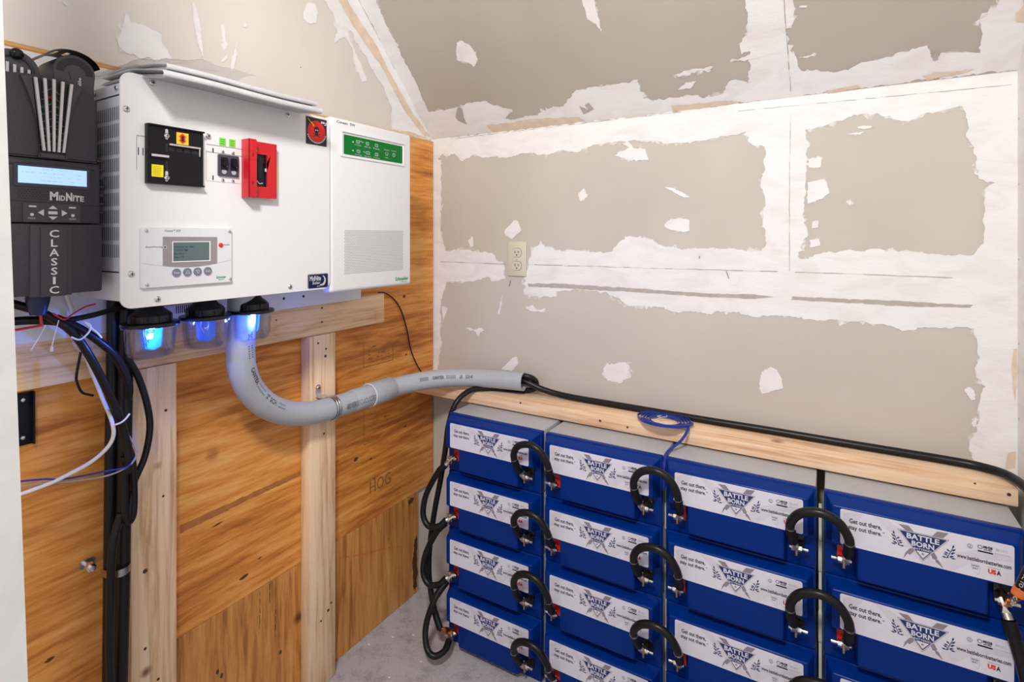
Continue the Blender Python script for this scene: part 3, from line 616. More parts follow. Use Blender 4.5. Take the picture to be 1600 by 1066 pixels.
def make_battery(label):
    t = thing('lithium_battery', label, 'battery', (0, 0, 0), 'blue batteries stacked four high against the back wall')
    bm = B(); box(bm, (.001, .004, .0005), (BW - .001, .186, BH - .0005), .003); finish(bm, 'case', CASEG, t)
    finish(lid_bm(), 'lid', BLUE, t, 40)
    finish(label_bm(), 'label', LABM, t, 0)
    for s, m, nm in ((0, REDP, 'red insulating plate behind the terminal'), (1, BLACKP, 'black insulating plate behind the terminal')):
        x = .036 if s == 0 else BW - .036; sg = -1 if s == 0 else 1
        bm = B(); box(bm, (x - .012, -.019, .034), (x + .014, -.0142, .070), .0015); tp = finish(bm, 'terminal_plate', m, t); tp['label'] = nm
        bm = B(); box(bm, (x - .0018, -.050, .037), (x + .0022, -.015, .061), .0008)
        finish(bm, 'terminal', BRASS, t)
        bm = B(); z, y = .050, -.040
        cyl(bm, (x - .014 * 1, y, z), (x + .014, y, z), .0036, seg=12); cyl(bm, (x + sg * .0, y, z), (x + sg * .022, y, z), .0036, seg=12)
        for a, b_, r in ((x + sg * .004, x + sg * .010, .0068), (x - sg * .010, x - sg * .0045, .0072)): cyl(bm, (a, y, z), (b_, y, z), r, seg=6)
        cyl(bm, (x + sg * .0028, y, z), (x + sg * .004, y, z), .0082, seg=18)
        finish(bm, 'terminal_bolt', STEEL, t, 25)
    return t
rowname = ['top', 'second', 'third', 'bottom']
colname = ['left-hand column nearest the plywood wall', 'second column from the left', 'third column from the left', 'rightmost column']
def copy_tree(o, parent=None):
    c = o.copy(); COL.objects.link(c); c.parent = parent
    for ch in list(o.children): copy_tree(ch, c)
    return c
def blabel(i, r):
    return ['topmost blue battery, grey upper side showing, ', 'blue battery second from the top, ', 'blue battery third from the top, ', 'lowest blue battery, on the carpet, '][r] + \
        ['leftmost column nearest the plywood', 'second column from the left', 'third column from the left', 'rightmost column'][i]
proto = make_battery(blabel(0, 0))
offs = [0, 0, -.0025, .0001]
for i in range(4):
    for r in range(4):
        o = proto if (i, r) == (0, 0) else copy_tree(proto)
        o['label'] = blabel(i, r)
        o.location = (BX0 + i * BP + offs[i] + (.0 if r == 0 else random.uniform(-.0012, .0006)), BY, (3 - r) * BZ + .0008)
# the slim grey spacer straps between the columns
for i in range(3):
    x = BX0 + (i + 1) * BP + offs[i + 1] - (BP - BW + offs[i + 1] - offs[i]) / 2 if i else BX0 + BP - .0058
    bm = B(); wd = .003
    box(bm, (x - wd, -.190, .002), (x + wd, -.184, .62 if i < 2 else .66), .0006)
    for r in range(4): box(bm, (x - wd - .0006, -.194, .05 + r * .155), (x + wd + .0006, -.1885, .115 + r * .155), .0006)
    o = finish(bm, 'spacer_strap', mat('spacer_grey', (.62, .63, .60), .45, var=.06))
    tag(o, ['thin pale upright strap in the gap between the first and second battery columns', 'thin pale upright strap in the gap between the second and third battery columns', 'thin pale upright strap in the gap between the third and rightmost battery columns'][i], 'strap', 'spacer straps between battery columns')

# ---------------------------------------------------------------- jumper cables between the columns
def lug(bm, base, tip, w_=.008, mi=0):
    """flattened barrel lug from the cable mouth to the bolt hole"""
    a, b = Vector(base), Vector(tip); cyl(bm, a, a.lerp(b, .45), .0078, .0074, 14, mi)
    q = [a.lerp(b, .4), b + (b - a).normalized() * .009]; d = (q[1] - q[0]).normalized(); s = Vector((0, 1, 0)); s = (s - d * s.dot(d)).normalized(); t = d.cross(s)
    vs = []
    for p, ww, th in ((q[0], .0076, .006), (q[0].lerp(q[1], .35), .0095, .0022), (q[1], .0085, .0018)):
        vs.append([bm.verts.new(p + s * i * ww + t * j * th) for i, j in ((-1, -1), (1, -1), (1, 1), (-1, 1))])
    fs = [bm.faces.new((A[k], A[(k + 1) % 4], C_[(k + 1) % 4], C_[k])) for A, C_ in zip(vs, vs[1:]) for k in range(4)] + [bm.faces.new(vs[0][::-1]), bm.faces.new(vs[-1])]
    setmi(fs, mi)
def make_jumper(label, s=1.0, loc=(0, 0, 0)):
    t = thing('jumper_cable', label, 'cable', loc, 'arched jumper cables joining neighbouring batteries')
    L_ = Vector((-.0455, -.040, .050)); R_ = Vector((.0455, -.040, .050))
    P = [(-.0500, -.062, .074), (-.0535, -.078, .098), (-.0530, -.090, .130 * s), (-.034, -.098, .158 * s), (0, -.101, .1695 * s), (.031, -.099, .158 * s), (.049, -.092, .128 * s), (.0505, -.080, .098), (.0485, -.062, .074)]
    bm = B(); path = tube(bm, P, .0092, 16, n=8); finish(bm, 'cable', RUB, t, 60)
    for sd, tip in ((0, L_), (1, R_)):
        seq = path if sd == 0 else path[::-1]
        bm = B(); tube(bm, seq[:13], .0101, 16, raw=True); finish(bm, 'heat_shrink', SHRINK, t, 60)
        bm = B(); q = seq[12]; dr = (seq[13] - seq[12]).normalized(); cyl(bm, q, q + dr * .0007, .0103, seg=16); finish(bm, 'shrink_ring', STEEL, t)
        bm = B(); lug(bm, seq[0] + (seq[1] - seq[0]) * .2, tip); finish(bm, 'lug', LEADG, t, 40)
    return t
def jlabel(i, r):
    g_ = ['between the first and second battery columns', 'between the second and third battery columns', 'between the third column and the rightmost one'][i]
    return 'arched black jumper cable %s, %s row' % (g_, ['top', 'second', 'third', 'bottom'][r])
kinds = [make_jumper('x', s) for s in (1.0, .965, 1.03)]; used = [0, 0, 0]
for i in range(3):
    for r in range(4):
        k = (i * 2 + r) % 3; o = kinds[k] if not used[k] else copy_tree(kinds[k]); used[k] = 1
        xm = (BX0 + i * BP + offs[i] + BW - .036 + BX0 + (i + 1) * BP + offs[i + 1] + .036) / 2
        o.location = (xm + .0015, BY, (3 - r) * BZ + .0008); o['label'] = jlabel(i, r)

# ---------------------------------------------------------------- vertical loops on the left side of the stack
TX = BX0 + .036
def loop(pts, label, r=.0088, cat='cable', group=None, copper_end=0, tips=None):
    p0 = Vector(pts[0]); t = thing('battery_cable', label, cat, p0, group)
    bm = B(); path = tube(bm, pts, r, 16, n=10); finish(bm, 'cable', RUB, t, 60)
    for e, tip in enumerate(tips or []):
        if tip is None: continue
        seq = path if e == 0 else path[::-1]
        bm = B(); tube(bm, seq[:9], r * 1.11, 16, raw=True); finish(bm, 'heat_shrink', SHRINK, t, 60)
        bm = B(); lug(bm, seq[0], tip); finish(bm, 'lug', COPPER if copper_end == e + 1 else LEADG, t, 40)
    return t
def tz(r): return (3 - r) * BZ + .0508
TY = BY - .040
for k, (lab) in enumerate(('black cable loop joining the top two left terminals of the stack',
                           'black cable loop joining the second and third left terminals of the stack',
                           'lowest black cable loop left of the stack, almost touching the carpet')):
    z0, z1 = tz(k), tz(k + 1)
    if k < 2:
        pts = [(TX - .018, TY - .012, z0 - .018), (TX - .044, TY - .022, z0 - .048), (TX - .080, TY - .03, z0 - .118), (TX - .088, TY - .034, z0 - .178), (TX - .064, TY - .036, z0 - .206), (TX - .030, TY - .028, z1 - .010 - .014), (TX - .014, TY - .016, z1 - .008)]
    else:
        pts = [(TX - .014, TY - .012, z0 - .018), (.2520, -.295, .172), (.240, -.32, .105), (.2580, -.338, .060), (.285, -.338, .046), (.300, -.31, .048), (.294, -.280, .056)]
    loop(pts, lab, tips=[(TX - .002, TY - .004, z0 - .002), (TX - .002, TY - .006, z1 - .001)], group='looped cables on the left side of the battery stack')

# ---------------------------------------------------------------- long cables on the ledge
RC = .0092; zc = .744 + RC
def wr_on(path, r, s, u0, u1, ang, hgt, bm, mi=0, bold=.02, flip=1):
    """lettering printed along a tube: arclength u, angle ang toward the room"""
    F = frames(path); L = [0]
    for a, b in zip(path, path[1:]): L.append(L[-1] + (b - a).length)
    def at(u):
        k = 0
        while k < len(L) - 2 and L[k + 1] < u: k += 1
        f = (u - L[k]) / max(1e-9, L[k + 1] - L[k]); return F[k][0].lerp(F[k + 1][0], f), F[k][1].lerp(F[k + 1][1], f).normalized()
    def fn(u, v):
        p, t = at(u); d = Vector(ang); d = (d - t * d.dot(t)).normalized(); e = t.cross(d) * flip
        a = v / r; return p + (d * math.cos(a) + e * math.sin(a)) * (r + .0004)
    put_text(bm, s, fn, u0, -hgt / 2, u1, hgt / 2, mi, bold)
t = thing('battery_cable', 'long black cable along the pine ledge from the conduit mouth to the right edge', 'cable', (.40, -.055, .79), 'main cables of the battery bank')
bm = B(); path = tube(bm, [(.36, -.062, .79), (.425, -.058, .788), (.482, -.045, .768), (.56, -.034, .7555), (.715, -.032, zc), (.865, -.034, zc), (1.001, -.035, zc), (1.125, -.033, zc), (1.266, -.035, zc), (1.393, -.035, zc), (1.480, -.035, zc), (1.541, -.045, zc + .001), (1.580, -.085, .757), (1.5985, -.160, .752), (1.5975, -.235, .735), (1.577, -.282, .700), (1.562, -.288, .665), (1.548, -.286, .618)], RC, 16, n=10)
finish(bm, 'cable', RUB, t, 60)
bm = B(); wr_on(path, RC, 'CABLE 600V -40C TO +105C 2/0', 1.455, 1.572, (-.55, -1, .1), .006, bm, flip=-1); finish(bm, 'printed_text', SILV, t, 0)
EX = BX0 + 3 * BP + offs[3] + BW - .036
bm = B(); tube(bm, path[-4:], .0103, 16, raw=True); finish(bm, 'heat_shrink', ORANGE, t, 60)
bm = B(); lug(bm, path[-1], (EX - .003, TY - .004, tz(0) - .001)); finish(bm, 'lug', COPPER, t, 40)
loop([(EX + .002, TY - .018, tz(0) - .022), (EX + .010, TY - .026, tz(0) - .055), (EX + .020, TY - .032, tz(0) - .10), (EX + .028, TY - .032, tz(0) - .15), (EX + .020, TY - .028, tz(0) - .20), (EX + .004, TY - .02, tz(1) - .0)],
     'thick grey-black cable dropping from the rightmost top terminal at the right edge', r=.0105, tips=[(EX - .004, TY - .006, tz(0)), None])
loop([(.37, -.058, .800), (.425, -.055, .805), (.452, -.040, .792), (.452, -.032, .768), (.425, -.036, zc + .001), (.36, -.050, zc), (.30, -.080, zc), (.262, -.125, .752), (.240, -.170, .722), (.2285, -.195, .66), (.2225, -.205, .58), (.212, -.215, .49), (.196, -.225, .39), (.186, -.235, .29), (.190, -.245, .20), (.222, -.262, .12), (.258, -.276, .075)],
     'black cable doubling back at the conduit mouth, hanging left of the battery stack', r=.0086, copper_end=2, tips=[None, (TX - .004, TY - .006, tz(3) + .004)], group='main cables of the battery bank')

# blue ribbon lead coiled on the ledge
t = thing('coiled_lead', 'flat blue lead coiled on the pine ledge with its tail dropping between the batteries', 'cable', (.878, -.092, .745))
bm = B(); pts = []
for k in range(5 * 20):
    a = 2 * math.pi * k / 20 + .3; r = .036 + .00040 * k - (.002 if k % 7 == 0 else 0); pts.append((.876 + r * math.cos(a) * 1.0, -.088 + r * math.sin(a) * .86, .7505 + .0022 * math.sin(a * .9) + .00005 * k))
pts += [(.9405, -.1000, .7555), (.946, -.125, .750), (.935, -.150, .728), (.913, -.172, .7085), (.9075, -.195, .700), (.9085, -.2160, .672), (.9085, -.2160, .62)]
nn = len(pts)
ribbon(bm, pts, .0072, .0018, lambda f: (0, 0, 1) if f < .945 else (1, -.2, .1), n=3)
finish(bm, 'ribbon', WIREB, t, 50)
bm = B(); tube(bm, [(.860, -.112, .7565), (.868, -.095, .760), (.880, -.080, .759), (.874, -.060, .757)], .0008, 6); tube(bm, [(.868, -.095, .760), (.855, -.085, .758), (.862, -.07, .757)], .0007, 6); finish(bm, 'wire_tie', TAN, t)

# ---------------------------------------------------------------- outlet on the back wall
t = thing('wall_outlet', 'almond duplex wall outlet on the taped drywall seam above the conduit', 'outlet', (.366, -.001, 1.174))
bm = B(); box(bm, (.331, -.0062, 1.117), (.4015, -.0012, 1.2315), .0022); finish(bm, 'cover_plate', ALMOND, t)
for zc_ in (1.195, 1.152):
    g = G(B(), (.3665, -.0062, zc_), (1, 0, 0), (0, 0, 1)); n = 28
    pr = [(.0175 * math.cos(2 * math.pi * k / n), max(-.0145, min(.0145, .0175 * math.sin(2 * math.pi * k / n)))) for k in range(n)]
    g.poly([(u * 1.05, v * 1.06) for u, v in pr], -.001, .0002, 1); g.poly(pr, -.001, .0016, 0)
    g.rect(-.0078, -.002, -.0052, .0065, .0018, None, 1); g.rect(.0050, -.001, .0074, .0060, .0018, None, 1); g.disc(0, -.008, .0024, .0018, None, 1)
    finish(g.bm, 'receptacle', [ALMOND, INK], t)
g = G(B(), (.3665, -.0062, 1.1735), (1, 0, 0), (0, 0, 1)); g.screw(0, 0, .0028, 0, 0, 1); finish(g.bm, 'screw', [ALMOND, INKG], t)

# ---------------------------------------------------------------- inverter cabinet and its panel
FX = .250
LW = lambda bm, x=FX: G(bm, (x, 0, 0), (0, 1, 0), (0, 0, 1))     # drawing frame on planes facing the room
t = thing('breaker_cabinet', 'white steel breaker cabinet with screws, breakers and display, left of the inverter', 'electrical cabinet', (.0515, -.90, 1.13))
bm = B(); box(bm, (.0535, -1.102, 1.136), (FX - .003, -.686, 1.515), .004); body = finish(bm, 'housing', GREYM, t)
g = G(B(), (0, -1.102, 0), (1, 0, 0), (0, 0, 1))                 # louvre slots in the left flank
for r_ in range(9):
    for c in range(17):
        x = .098 + c * .0075; z = 1.212 + r_ * .0298; g.rect(x, z, x + .0036, z + .0235, .0006, None, 0, .0015)
finish(g.bm, 'vent_slots', mat('slot_shadow', (.20, .215, .26), .6), t, 0)
g = G(B(), (0, -1.102, 0), (1, 0, 0), (0, 0, 1)); g.rect(.06, 1.492, .246, 1.494, .0006, None, 1); g.rect(.06, 1.186, .246, 1.188, .0006, None, 1)
for x, z in ((.205, 1.506), (.12, 1.506), (.222, 1.165), (.12, 1.165)): g.screw(x, z, .0045, .0006, 0, 1)
finish(g.bm, 'flange_screw', [STEEL, DARK], t)
g = LW(B()); g.rect(-1.1172, 1.1272, -.6815, 1.5257, -.003, 0, 0, .018); front = finish(g.bm, 'front_plate', WHITEP, t)
for y, z in ((-1.0677, 1.5189 - .003), (-1.1083, 1.4628), (-.7968, 1.5121), (-.7904, 1.1368 + .003), (-1.1006, 1.1859), (-1.0594, 1.1364 + .003), (-.9702, 1.4387)):
    g = LW(B()); g.screw(y, z, .0052, .0004, 0, 1); finish(g.bm, 'screw', [STEEL, DARK], t)
# knock-out outlines and slots of the breaker openings
g = LW(B())
for u0, v0, u1, v1 in ((-.974, 1.3555, -.892, 1.4235), (-1.0925, 1.362, -1.0795, 1.421)):
    g.line([(u0, v0), (u0, v1 - .010 if u0 > -1 else v1)], .0006, .0006, 0); g.line([(u0, v1), (u1, v1)], .0009, .0006, 0)
    if u0 > -1: g.line([(u1, v0), (u1, v1 - .012)], .0006, .0006, 0); g.line([(u0, v1 - .014), (u1, v1 - .014)], .0009, .0006, 0); g.line([(u0, v0 - .001), (u1, v0 - .001)], .0005, .0006, 2)
for u in (-.962, -.9015):
    for v in (1.409, 1.357): g.rect(u, v, u + .0022, v + .0085, .0007, None, 1)
g.rect(-1.0905, 1.388, -1.0892, 1.401, .0007, None, 1); g.rect(-1.0835, 1.388, -1.0822, 1.401, .0007, None, 1)
finish(g.bm, 'knockout_lines', [INKG, DARK, INKL], t, 0)
# twin breakers in the middle
g = LW(B()); g.rect(-.952, 1.366, -.9105, 1.4075, .0004, .004, 0, .002)
bk = finish(g.bm, 'breaker_pair', mat('breaker_slate', (.05, .05, .075), .4), t)
for u in (-.941, -.9215):
    g = LW(B()); g.rect(u - .0065, 1.378, u + .0065, 1.402, .0042, .0055, 0, .002); g.rect(u - .0045, 1.385, u + .0045, 1.398, .0056, .0105, 0, .001); finish(g.bm, 'toggle', DARK, bk)
    g = LW(B()); g.disc(u, 1.3745, .0048, .0042, .0046, 0); g.rect(u + .004, 1.384, u + .006, 1.388, .0058, None, 0); finish(g.bm, 'rating_mark', INKL, bk, 0)
for u in (-.942, -.9215):
    for v in (1.4135, 1.3585): g = LW(B()); g.screw(u, v, .0028, .0003, 0, 1); finish(g.bm, 'screw', [STEEL, DARK], t)
g = LW(B())
for u in (-.9489, -.9291):
    g.rect(u, 1.4257, u + .013, 1.4400, .0006, .0010, 0)
    for k in range(3): g.line([(u + .002, 1.4285 + k * .004), (u + .0105, 1.4285 + k * .004)], .0007, .0013, 1)
st = finish(g.bm, 'green_sticker', [LIME, INK], t, 0)
# black sliding interlock cover
g = LW(B()); g.rect(-1.079, 1.342, -.9845, 1.443, .006, .009, 0, .001)
box(g.bm, (FX + .0005, -1.079, 1.4405), (FX + .013, -.983, 1.4435), .0008); box(g.bm, (FX + .0005, -1.079, 1.3405), (FX + .013, -.983, 1.3435), .0008); box(g.bm, (FX + .0005, -1.0805, 1.3405), (FX + .011, -1.078, 1.4435), .0008)
ic = finish(g.bm, 'interlock_plate', DARK, t)
g = LW(B()); g.rect(-1.0475, 1.4095, -.9925, 1.4125, .009, .016, 0, .001); g.rect(-.9945, 1.396, -.9925, 1.4125, .009, .014, 0); g.rect(-1.0765, 1.3870, -1.048, 1.3910, .009, .016, 0, .001)
for v in (1.424, 1.350):
    g.rect(-1.0515, v - .004, -1.0465, v + .014, .009, .0098, 0, .002); g.screw(-1.049, v + .002, .0045, .0098, 0, 1)
finish(g.bm, 'slide_bracket', [STEELB, DARK], ic)
g = LW(B()); g.rect(-1.0505, 1.398, -1.0472, 1.412, .0092, None, 0); g.rect(-1.0505, 1.362, -1.0472, 1.383, .0092, None, 0)
for k in range(4): g.rect(-1.0455 + k * .0135, 1.4005, -1.036 + k * .0135, 1.4065, .0092, None, 0)
finish(g.bm, 'cover_slots', INK, ic, 0)
g = LW(B()); g.rect(-1.0325, 1.4145, -1.0115, 1.4355, .0095, .0099, 0)
u, v = -1.022, 1.425
for s in (1, -1): g.poly([(u - .0075, v + s * .0028), (u + .0075, v + s * .0028), (u, v + s * .0095)][::s], .0102, None, 1)
g.rect(u - .0022, v - .005, u + .0022, v + .005, .0104, None, 2); g.rect(u - .0045, v - .0032, u - .0024, v + .0032, .0103, None, 1); g.rect(u + .0024, v - .0032, u + .0045, v + .0032, .0103, None, 1)
finish(g.bm, 'arrow_sticker', [AMB, REDP, INK], ic, 0)
g = LW(B()); g.rect(-1.0735, 1.3525, -1.0545, 1.3735, .0095, .0099, 0)
for k in range(6): g.line([(-1.071, 1.356 + k * .0028), (-1.057 - random.uniform(0, .003), 1.356 + k * .0028)], .0006, .0102, 1)
finish(g.bm, 'yellow_sticker', [YEL, mat('olive_print', (.35, .28, .02), .6)], ic, 0)
# red battery-disconnect guard
bm = B()
pro = [(-.9035, 1.326), (-.9035, 1.4425), (-.890, 1.4445), (-.8865, 1.441), (-.8865, 1.3285), (-.8985, 1.327)]
box(bm, (FX + .0005, -.9035, 1.3265), (FX + .026, -.9005, 1.4435), .0012); box(bm, (FX + .023, -.9035, 1.3265), (FX + .026, -.8865, 1.4435), .0012); box(bm, (FX + .014, -.8885, 1.3265), (FX + .026, -.886, 1.4405), .0008)
gg = G(bm, (FX, 0, 0), (0, 1, 0), (0, 0, 1)); ring_o = [(-.887, 1.3275), (-.840, 1.3275), (-.8335, 1.334), (-.8335, 1.4365), (-.838, 1.4425), (-.860, 1.4375), (-.887, 1.4415)]
for u0, v0, u1, v1 in ((-.887, 1.3275, -.8335, 1.3505), (-.887, 1.4165, -.8335, 1.4415), (-.8555, 1.3505, -.8335, 1.4165), (-.887, 1.3505, -.8815, 1.4165)): gg.rect(u0, v0, u1, v1, .012, .0145, 0)
box(bm, (FX + .0005, -.836, 1.330), (FX + .0145, -.8335, 1.4385), .001)
gg.poly([(-.8555, 1.385), (-.8555, 1.4165), (-.848, 1.4165), (-.8515, 1.408), (-.8575, 1.399)], .0146, .0150, 0)
rg = finish(bm, 'disconnect_guard', RED, t)
g = LW(B()); g.rect(-.8815, 1.3505, -.8555, 1.4165, .002, .009, 0); g.rect(-.877, 1.366, -.866, 1.408, .009, .015, 0, .002); finish(g.bm, 'disconnect_switch', BLACKP, rg)
g = LW(B()); g.rect(-.8615, 1.382, -.8575, 1.3885, .0152, None, 0); g.line([(-.8795, 1.362), (-.873, 1.356), (-.866, 1.358)], .0014, .0152, 0); finish(g.bm, 'rating_mark', SILV, rg, 0)
for v in (1.433, 1.422, 1.3445, 1.3335): g = LW(B()); g.screw(-.8825, v, .0036, .0146, 0, 1); finish(g.bm, 'guard_screw', [STEELB, DARK], rg)
g = LW(B()); g.rect(-.8325, 1.347, -.8305, 1.400, .002, .012, 0); finish(g.bm, 'yellow_edge', YEL, rg)
g = LW(B()); g.rect(-.897, 1.408, -.893, 1.416, .0262, None, 0); g.rect(-.897, 1.352, -.893, 1.360, .0262, None, 0); g.line([(-.9035, 1.419), (-.887, 1.418)], .0006, .0262, 0); g.line([(-.9035, 1.402), (-.887, 1.401)], .0006, .0262, 0); finish(g.bm, 'guard_slots', mat('dark_red', (.25, .005, .01), .5), rg, 0)
# skull warning sticker
g = LW(B()); u0, v0, u1, v1 = -.7490, 1.4580, -.6915, 1.5200; g.rect(u0, v0, u1, v1, .0004, .0008, 0)
cx, cy = -.7205, 1.4890; g.disc(cx, cy, .0245, .0010, None, 1, 40); g.disc(cx, cy, .017, .0011, None, 2, 32)
g.disc(cx, cy + .004, .0068, .0013, None, 0, 24, 1.1); g.rect(cx - .0034, cy - .009, cx + .0034, cy - .001, .0013, None, 0, .001)
for s in (-1, 1): g.disc(cx + s * .0026, cy + .003, .0017, .0015, None, 3, 12); g.line([(cx - .010, cy - .0085 - s * .0035), (cx + .010, cy - .0085 + s * .0035)], .0022, .0012, 0)
for k in range(16):
    a = math.radians(200 + k * 9.3); r0 = .0262; q = [(cx + r0 * math.cos(a + i) , cy + r0 * math.sin(a + i)) for i in (0, .11)]; g.line(q, .0026, .0014, 3)
g.line([(u0 + .004, v1 - .004), (cx - .009, cy + .013)], .0012, .0014, 4); g.line([(cx - .015, cy + .0195), (cx - .007, cy + .0115)], .0030, .0015, 4)
for k, ww in enumerate((.003, .003, .002)): g.rect(u1 - .0165 + k * .0042, v1 - .010, u1 - .0165 + k * .0042 + ww, v1 - .0055, .0014, None, 3)
g.line([(u1 - .003, v1 - .0065), (u1 - .002, v1 - .0095), (u1 - .004, v1 - .0125), (u1 - .007, v1 - .013)], .0018, .0014, 3)
finish(g.bm, 'warning_sticker', [INK, mat('disc_red', (.72, .012, .006), .4), mat('disc_red_bright', (.90, .02, .008), .4), LABELW, AMB], t, 0)
# control display panel
px = .0055
g = LW(B()); g.rect(-1.088, 1.1605, -.9268, 1.2642, .0005, px, 0, .002); cp = finish(g.bm, 'control_display', LCDG, t)
g = LW(B()); arc = [(-1.0535 + k * .0977 / 12, 1.1975 - .0045 * math.sin(math.pi * k / 12)) for k in range(13)]
g.poly(arc + [(-.9558, 1.2478), (-1.0535, 1.2485)], px + .0004, None, 0)
l2 = [(-1.087 + k * .160 / 20, 1.2035 - .0105 * math.sin(math.pi * k / 20)) for k in range(21)]; g.line(l2, .0006, px + .0002, 1)
g.disc(-1.0498, 1.2300, .0028, px + .0006, None, 2, 14); g.disc(-1.0498, 1.2300, .0018, px + .0008, None, 3, 12)
finish(g.bm, 'bezel', [BEZEL, INKL, LCDG, INK], cp, 0)
g = LW(B()); g.rect(-1.0380, 1.2025, -.9690, 1.2400, px + .0006, px + .0012, 0); g.rect(-1.0365, 1.2045, -.9715, 1.2385, px + .0013, None, 1)
for k, s in enumerate(('Inverter on line', '13:45:02 PM', 'Bat 52.4 V', 'Net  0 W')): g.text(s, -1.0345, 1.2285 - k * .0062, -1.0345 + .0021 * len(s), 1.2325 - k * .0062, px + .0015, 2, .02)
finish(g.bm, 'lcd_window', [WHITE2, LCD, LCDI], cp, 0)
for k, y in enumerate((-1.0308, -1.0118, -.9934, -.9743)):
    g = LW(B()); g.disc(y, 1.1842, .0072, px, px + .0022, 0, 28); b_ = finish(g.bm, 'push_button', mat('button_slate', (.17, .18, .23), .35), cp, 40)
    g = LW(B()); d = px + .0026
    if k == 0: g.text('Enter', y - .0052, 1.1822, y + .0052, 1.1862, d, 0)
    elif k == 3: g.text('Exit', y - .004, 1.1822, y + .004, 1.1862, d, 0)
    else:
        s = 1 if k == 1 else -1; q = [(y - .0035, 1.1842 - s * .0025), (y + .0035, 1.1842 - s * .0025), (y, 1.1842 + s * .0035)]; g.line(q + q[:1], .0006, d, 0)
    finish(g.bm, 'button_mark', LABELW, cp, 0)
g = LW(B()); lathe(g.bm, g.p(-.9489, 1.2325, px), [(.0042, 0), (.0042, .0015), (.003, .003), (.0001, .0035)], 18, 0, (1, 0, 0)); finish(g.bm, 'standby_button', REDP, cp)
g = LW(B()); g.text('Conext\u2122 SCP', -1.050, 1.2572, -1.0235, 1.2612, px + .0004, 0); g.text('Event/Warning', -1.0805, 1.2285, -1.0540, 1.2322, px + .0004, 0); g.text('Standby', -.9435, 1.2310, -.9310, 1.2345, px + .0004, 0); g.text('Schneider', -.9575, 1.1685, -.9385, 1.1735, px + .0004, 1, .02); g.text('Electric', -.9530, 1.1650, -.9420, 1.1675, px + .0004, 1)
finish(g.bm, 'panel_print', [INK, mat('brand_green', (.0, .28, .10), .4)], cp, 0)
for y, z in ((-1.0802, 1.2595), (-.9316, 1.2590), (-1.0792, 1.1662), (-.9300, 1.1665)): g = LW(B()); g.screw(y, z, .0030, px, 0, 1); finish(g.bm, 'screw', [STEEL, INKG], cp)
# blue maker's badge
g = LW(B()); g.rect(-.7443, 1.1310, -.6875, 1.1633, .0004, .0012, 0, .003); g.line(g.rr(-.7433, 1.1320, -.6885, 1.1623, .0025), .0006, .0014, 1)
g.text('MidNite', -.7395, 1.1475, -.7085, 1.1590, .0015, 1, .03); g.text('Solar', -.7320, 1.1395, -.7105, 1.1465, .0015, 1, .02)
cr = [(-.706 + .0115 * math.cos(math.radians(a)), 1.1470 + .0125 * math.sin(math.radians(a))) for a in range(-110, 71, 12)]; cr += [(-.7085 + .0095 * math.cos(math.radians(a)), 1.1490 + .0100 * math.sin(math.radians(a))) for a in range(62, -111, -12)]
for k in range(15): g.poly([cr[k], cr[k + 1], cr[-k - 2], cr[-k - 1]], .0015, None, 1)
g.line([(-.7015, 1.136), (-.7195, 1.1345)], .0012, .0015, 1)
finish(g.bm, 'maker_badge', [BADGE, SILV], t, 0)

t = thing('power_inverter', 'tall white inverter with green indicator strip and perforated grille', 'inverter', (.0515, -.54, 1.115))
bm = B(); box(bm, (.0535, -.668, 1.128), (.222, -.402, 1.520), .004); finish(bm, 'housing', mat('housing_grey', (.42, .43, .46), .45), t)
bm = B(); box(bm, (.216, -.6785, 1.1145), (FX, -.3950, 1.5340), .009, seg=4); finish(bm, 'front_cover', WHITE2, t, 50)
bm = B(); box(bm, (.060, -.684, 1.150), (.243, -.669, 1.505), .003); finish(bm, 'side_flange', WHITEP, t)
g = LW(B()); g.rect(-.6455, 1.4445, -.4285, 1.5025, .0002, .0006, 0, .005); g.rect(-.648, 1.5015, -.426, 1.5040, .0002, .004, 0, .001); g.rect(-.648, 1.4420, -.426, 1.4445, .0002, .0025, 0, .001); g.rect(-.648, 1.4420, -.6455, 1.504, .0002, .003, 0, .001); g.rect(-.4285, 1.4420, -.426, 1.504, .0002, .003, 0, .001); finish(g.bm, 'display_recess', WHITEP, t)
g = LW(B()); g.rect(-.6405, 1.4490, -.4345, 1.4960, .0013, .0018, 0, .0025); d = .0021
# status icons in two rows
g.disc(-.612, 1.4815, .0019, d, None, 1, 10); g.disc(-.612, 1.4605, .0019, d, None, 1, 10)
for u, w_, v, lab in ((-.596, .010, 1.484, 'AC/Utility'), (-.564, .009, 1.484, 'AC In'), (-.532, .010, 1.484, 'Fault'), (-.594, .010, 1.4605, 'Bat Charge'), (-.562, .012, 1.4605, 'Invert'), (-.532, .010, 1.4605, 'Warning')):
    q = [(u - w_ / 2, v - .003), (u + w_ / 2, v - .003), (u + w_ / 2, v + .0035), (u - w_ / 2, v + .0035)]; g.line(q + q[:1], .0009, d, 1); g.line([(u - .002, v), (u + .002, v)], .0009, d, 1)
    g.text(lab, u - .011, v - .0098, u + .011, v - .0068, d, 1)
g.line([(-.589, 1.486), (-.585, 1.488), (-.581, 1.484), (-.577, 1.486)], .0009, d, 1); g.line([(-.578, 1.461), (-.574, 1.463), (-.571, 1.459)], .0009, d, 1)
for u, s in ((-.4945, 'Inverter'), (-.468, 'On/Standby')):
    a0 = [(u + .0045 * math.cos(math.radians(a)), 1.468 + .0045 * math.sin(math.radians(a))) for a in range(120, 421, 20)]; g.line(a0, .0010, d, 1)
    g.text(s, u - .010, 1.4765, u + .010, 1.4795, d, 1)
g.line([(-.468, 1.468), (-.468, 1.4735)], .001, d, 1); g.text('Reset', -.500, 1.4565, -.489, 1.4590, d, 1)
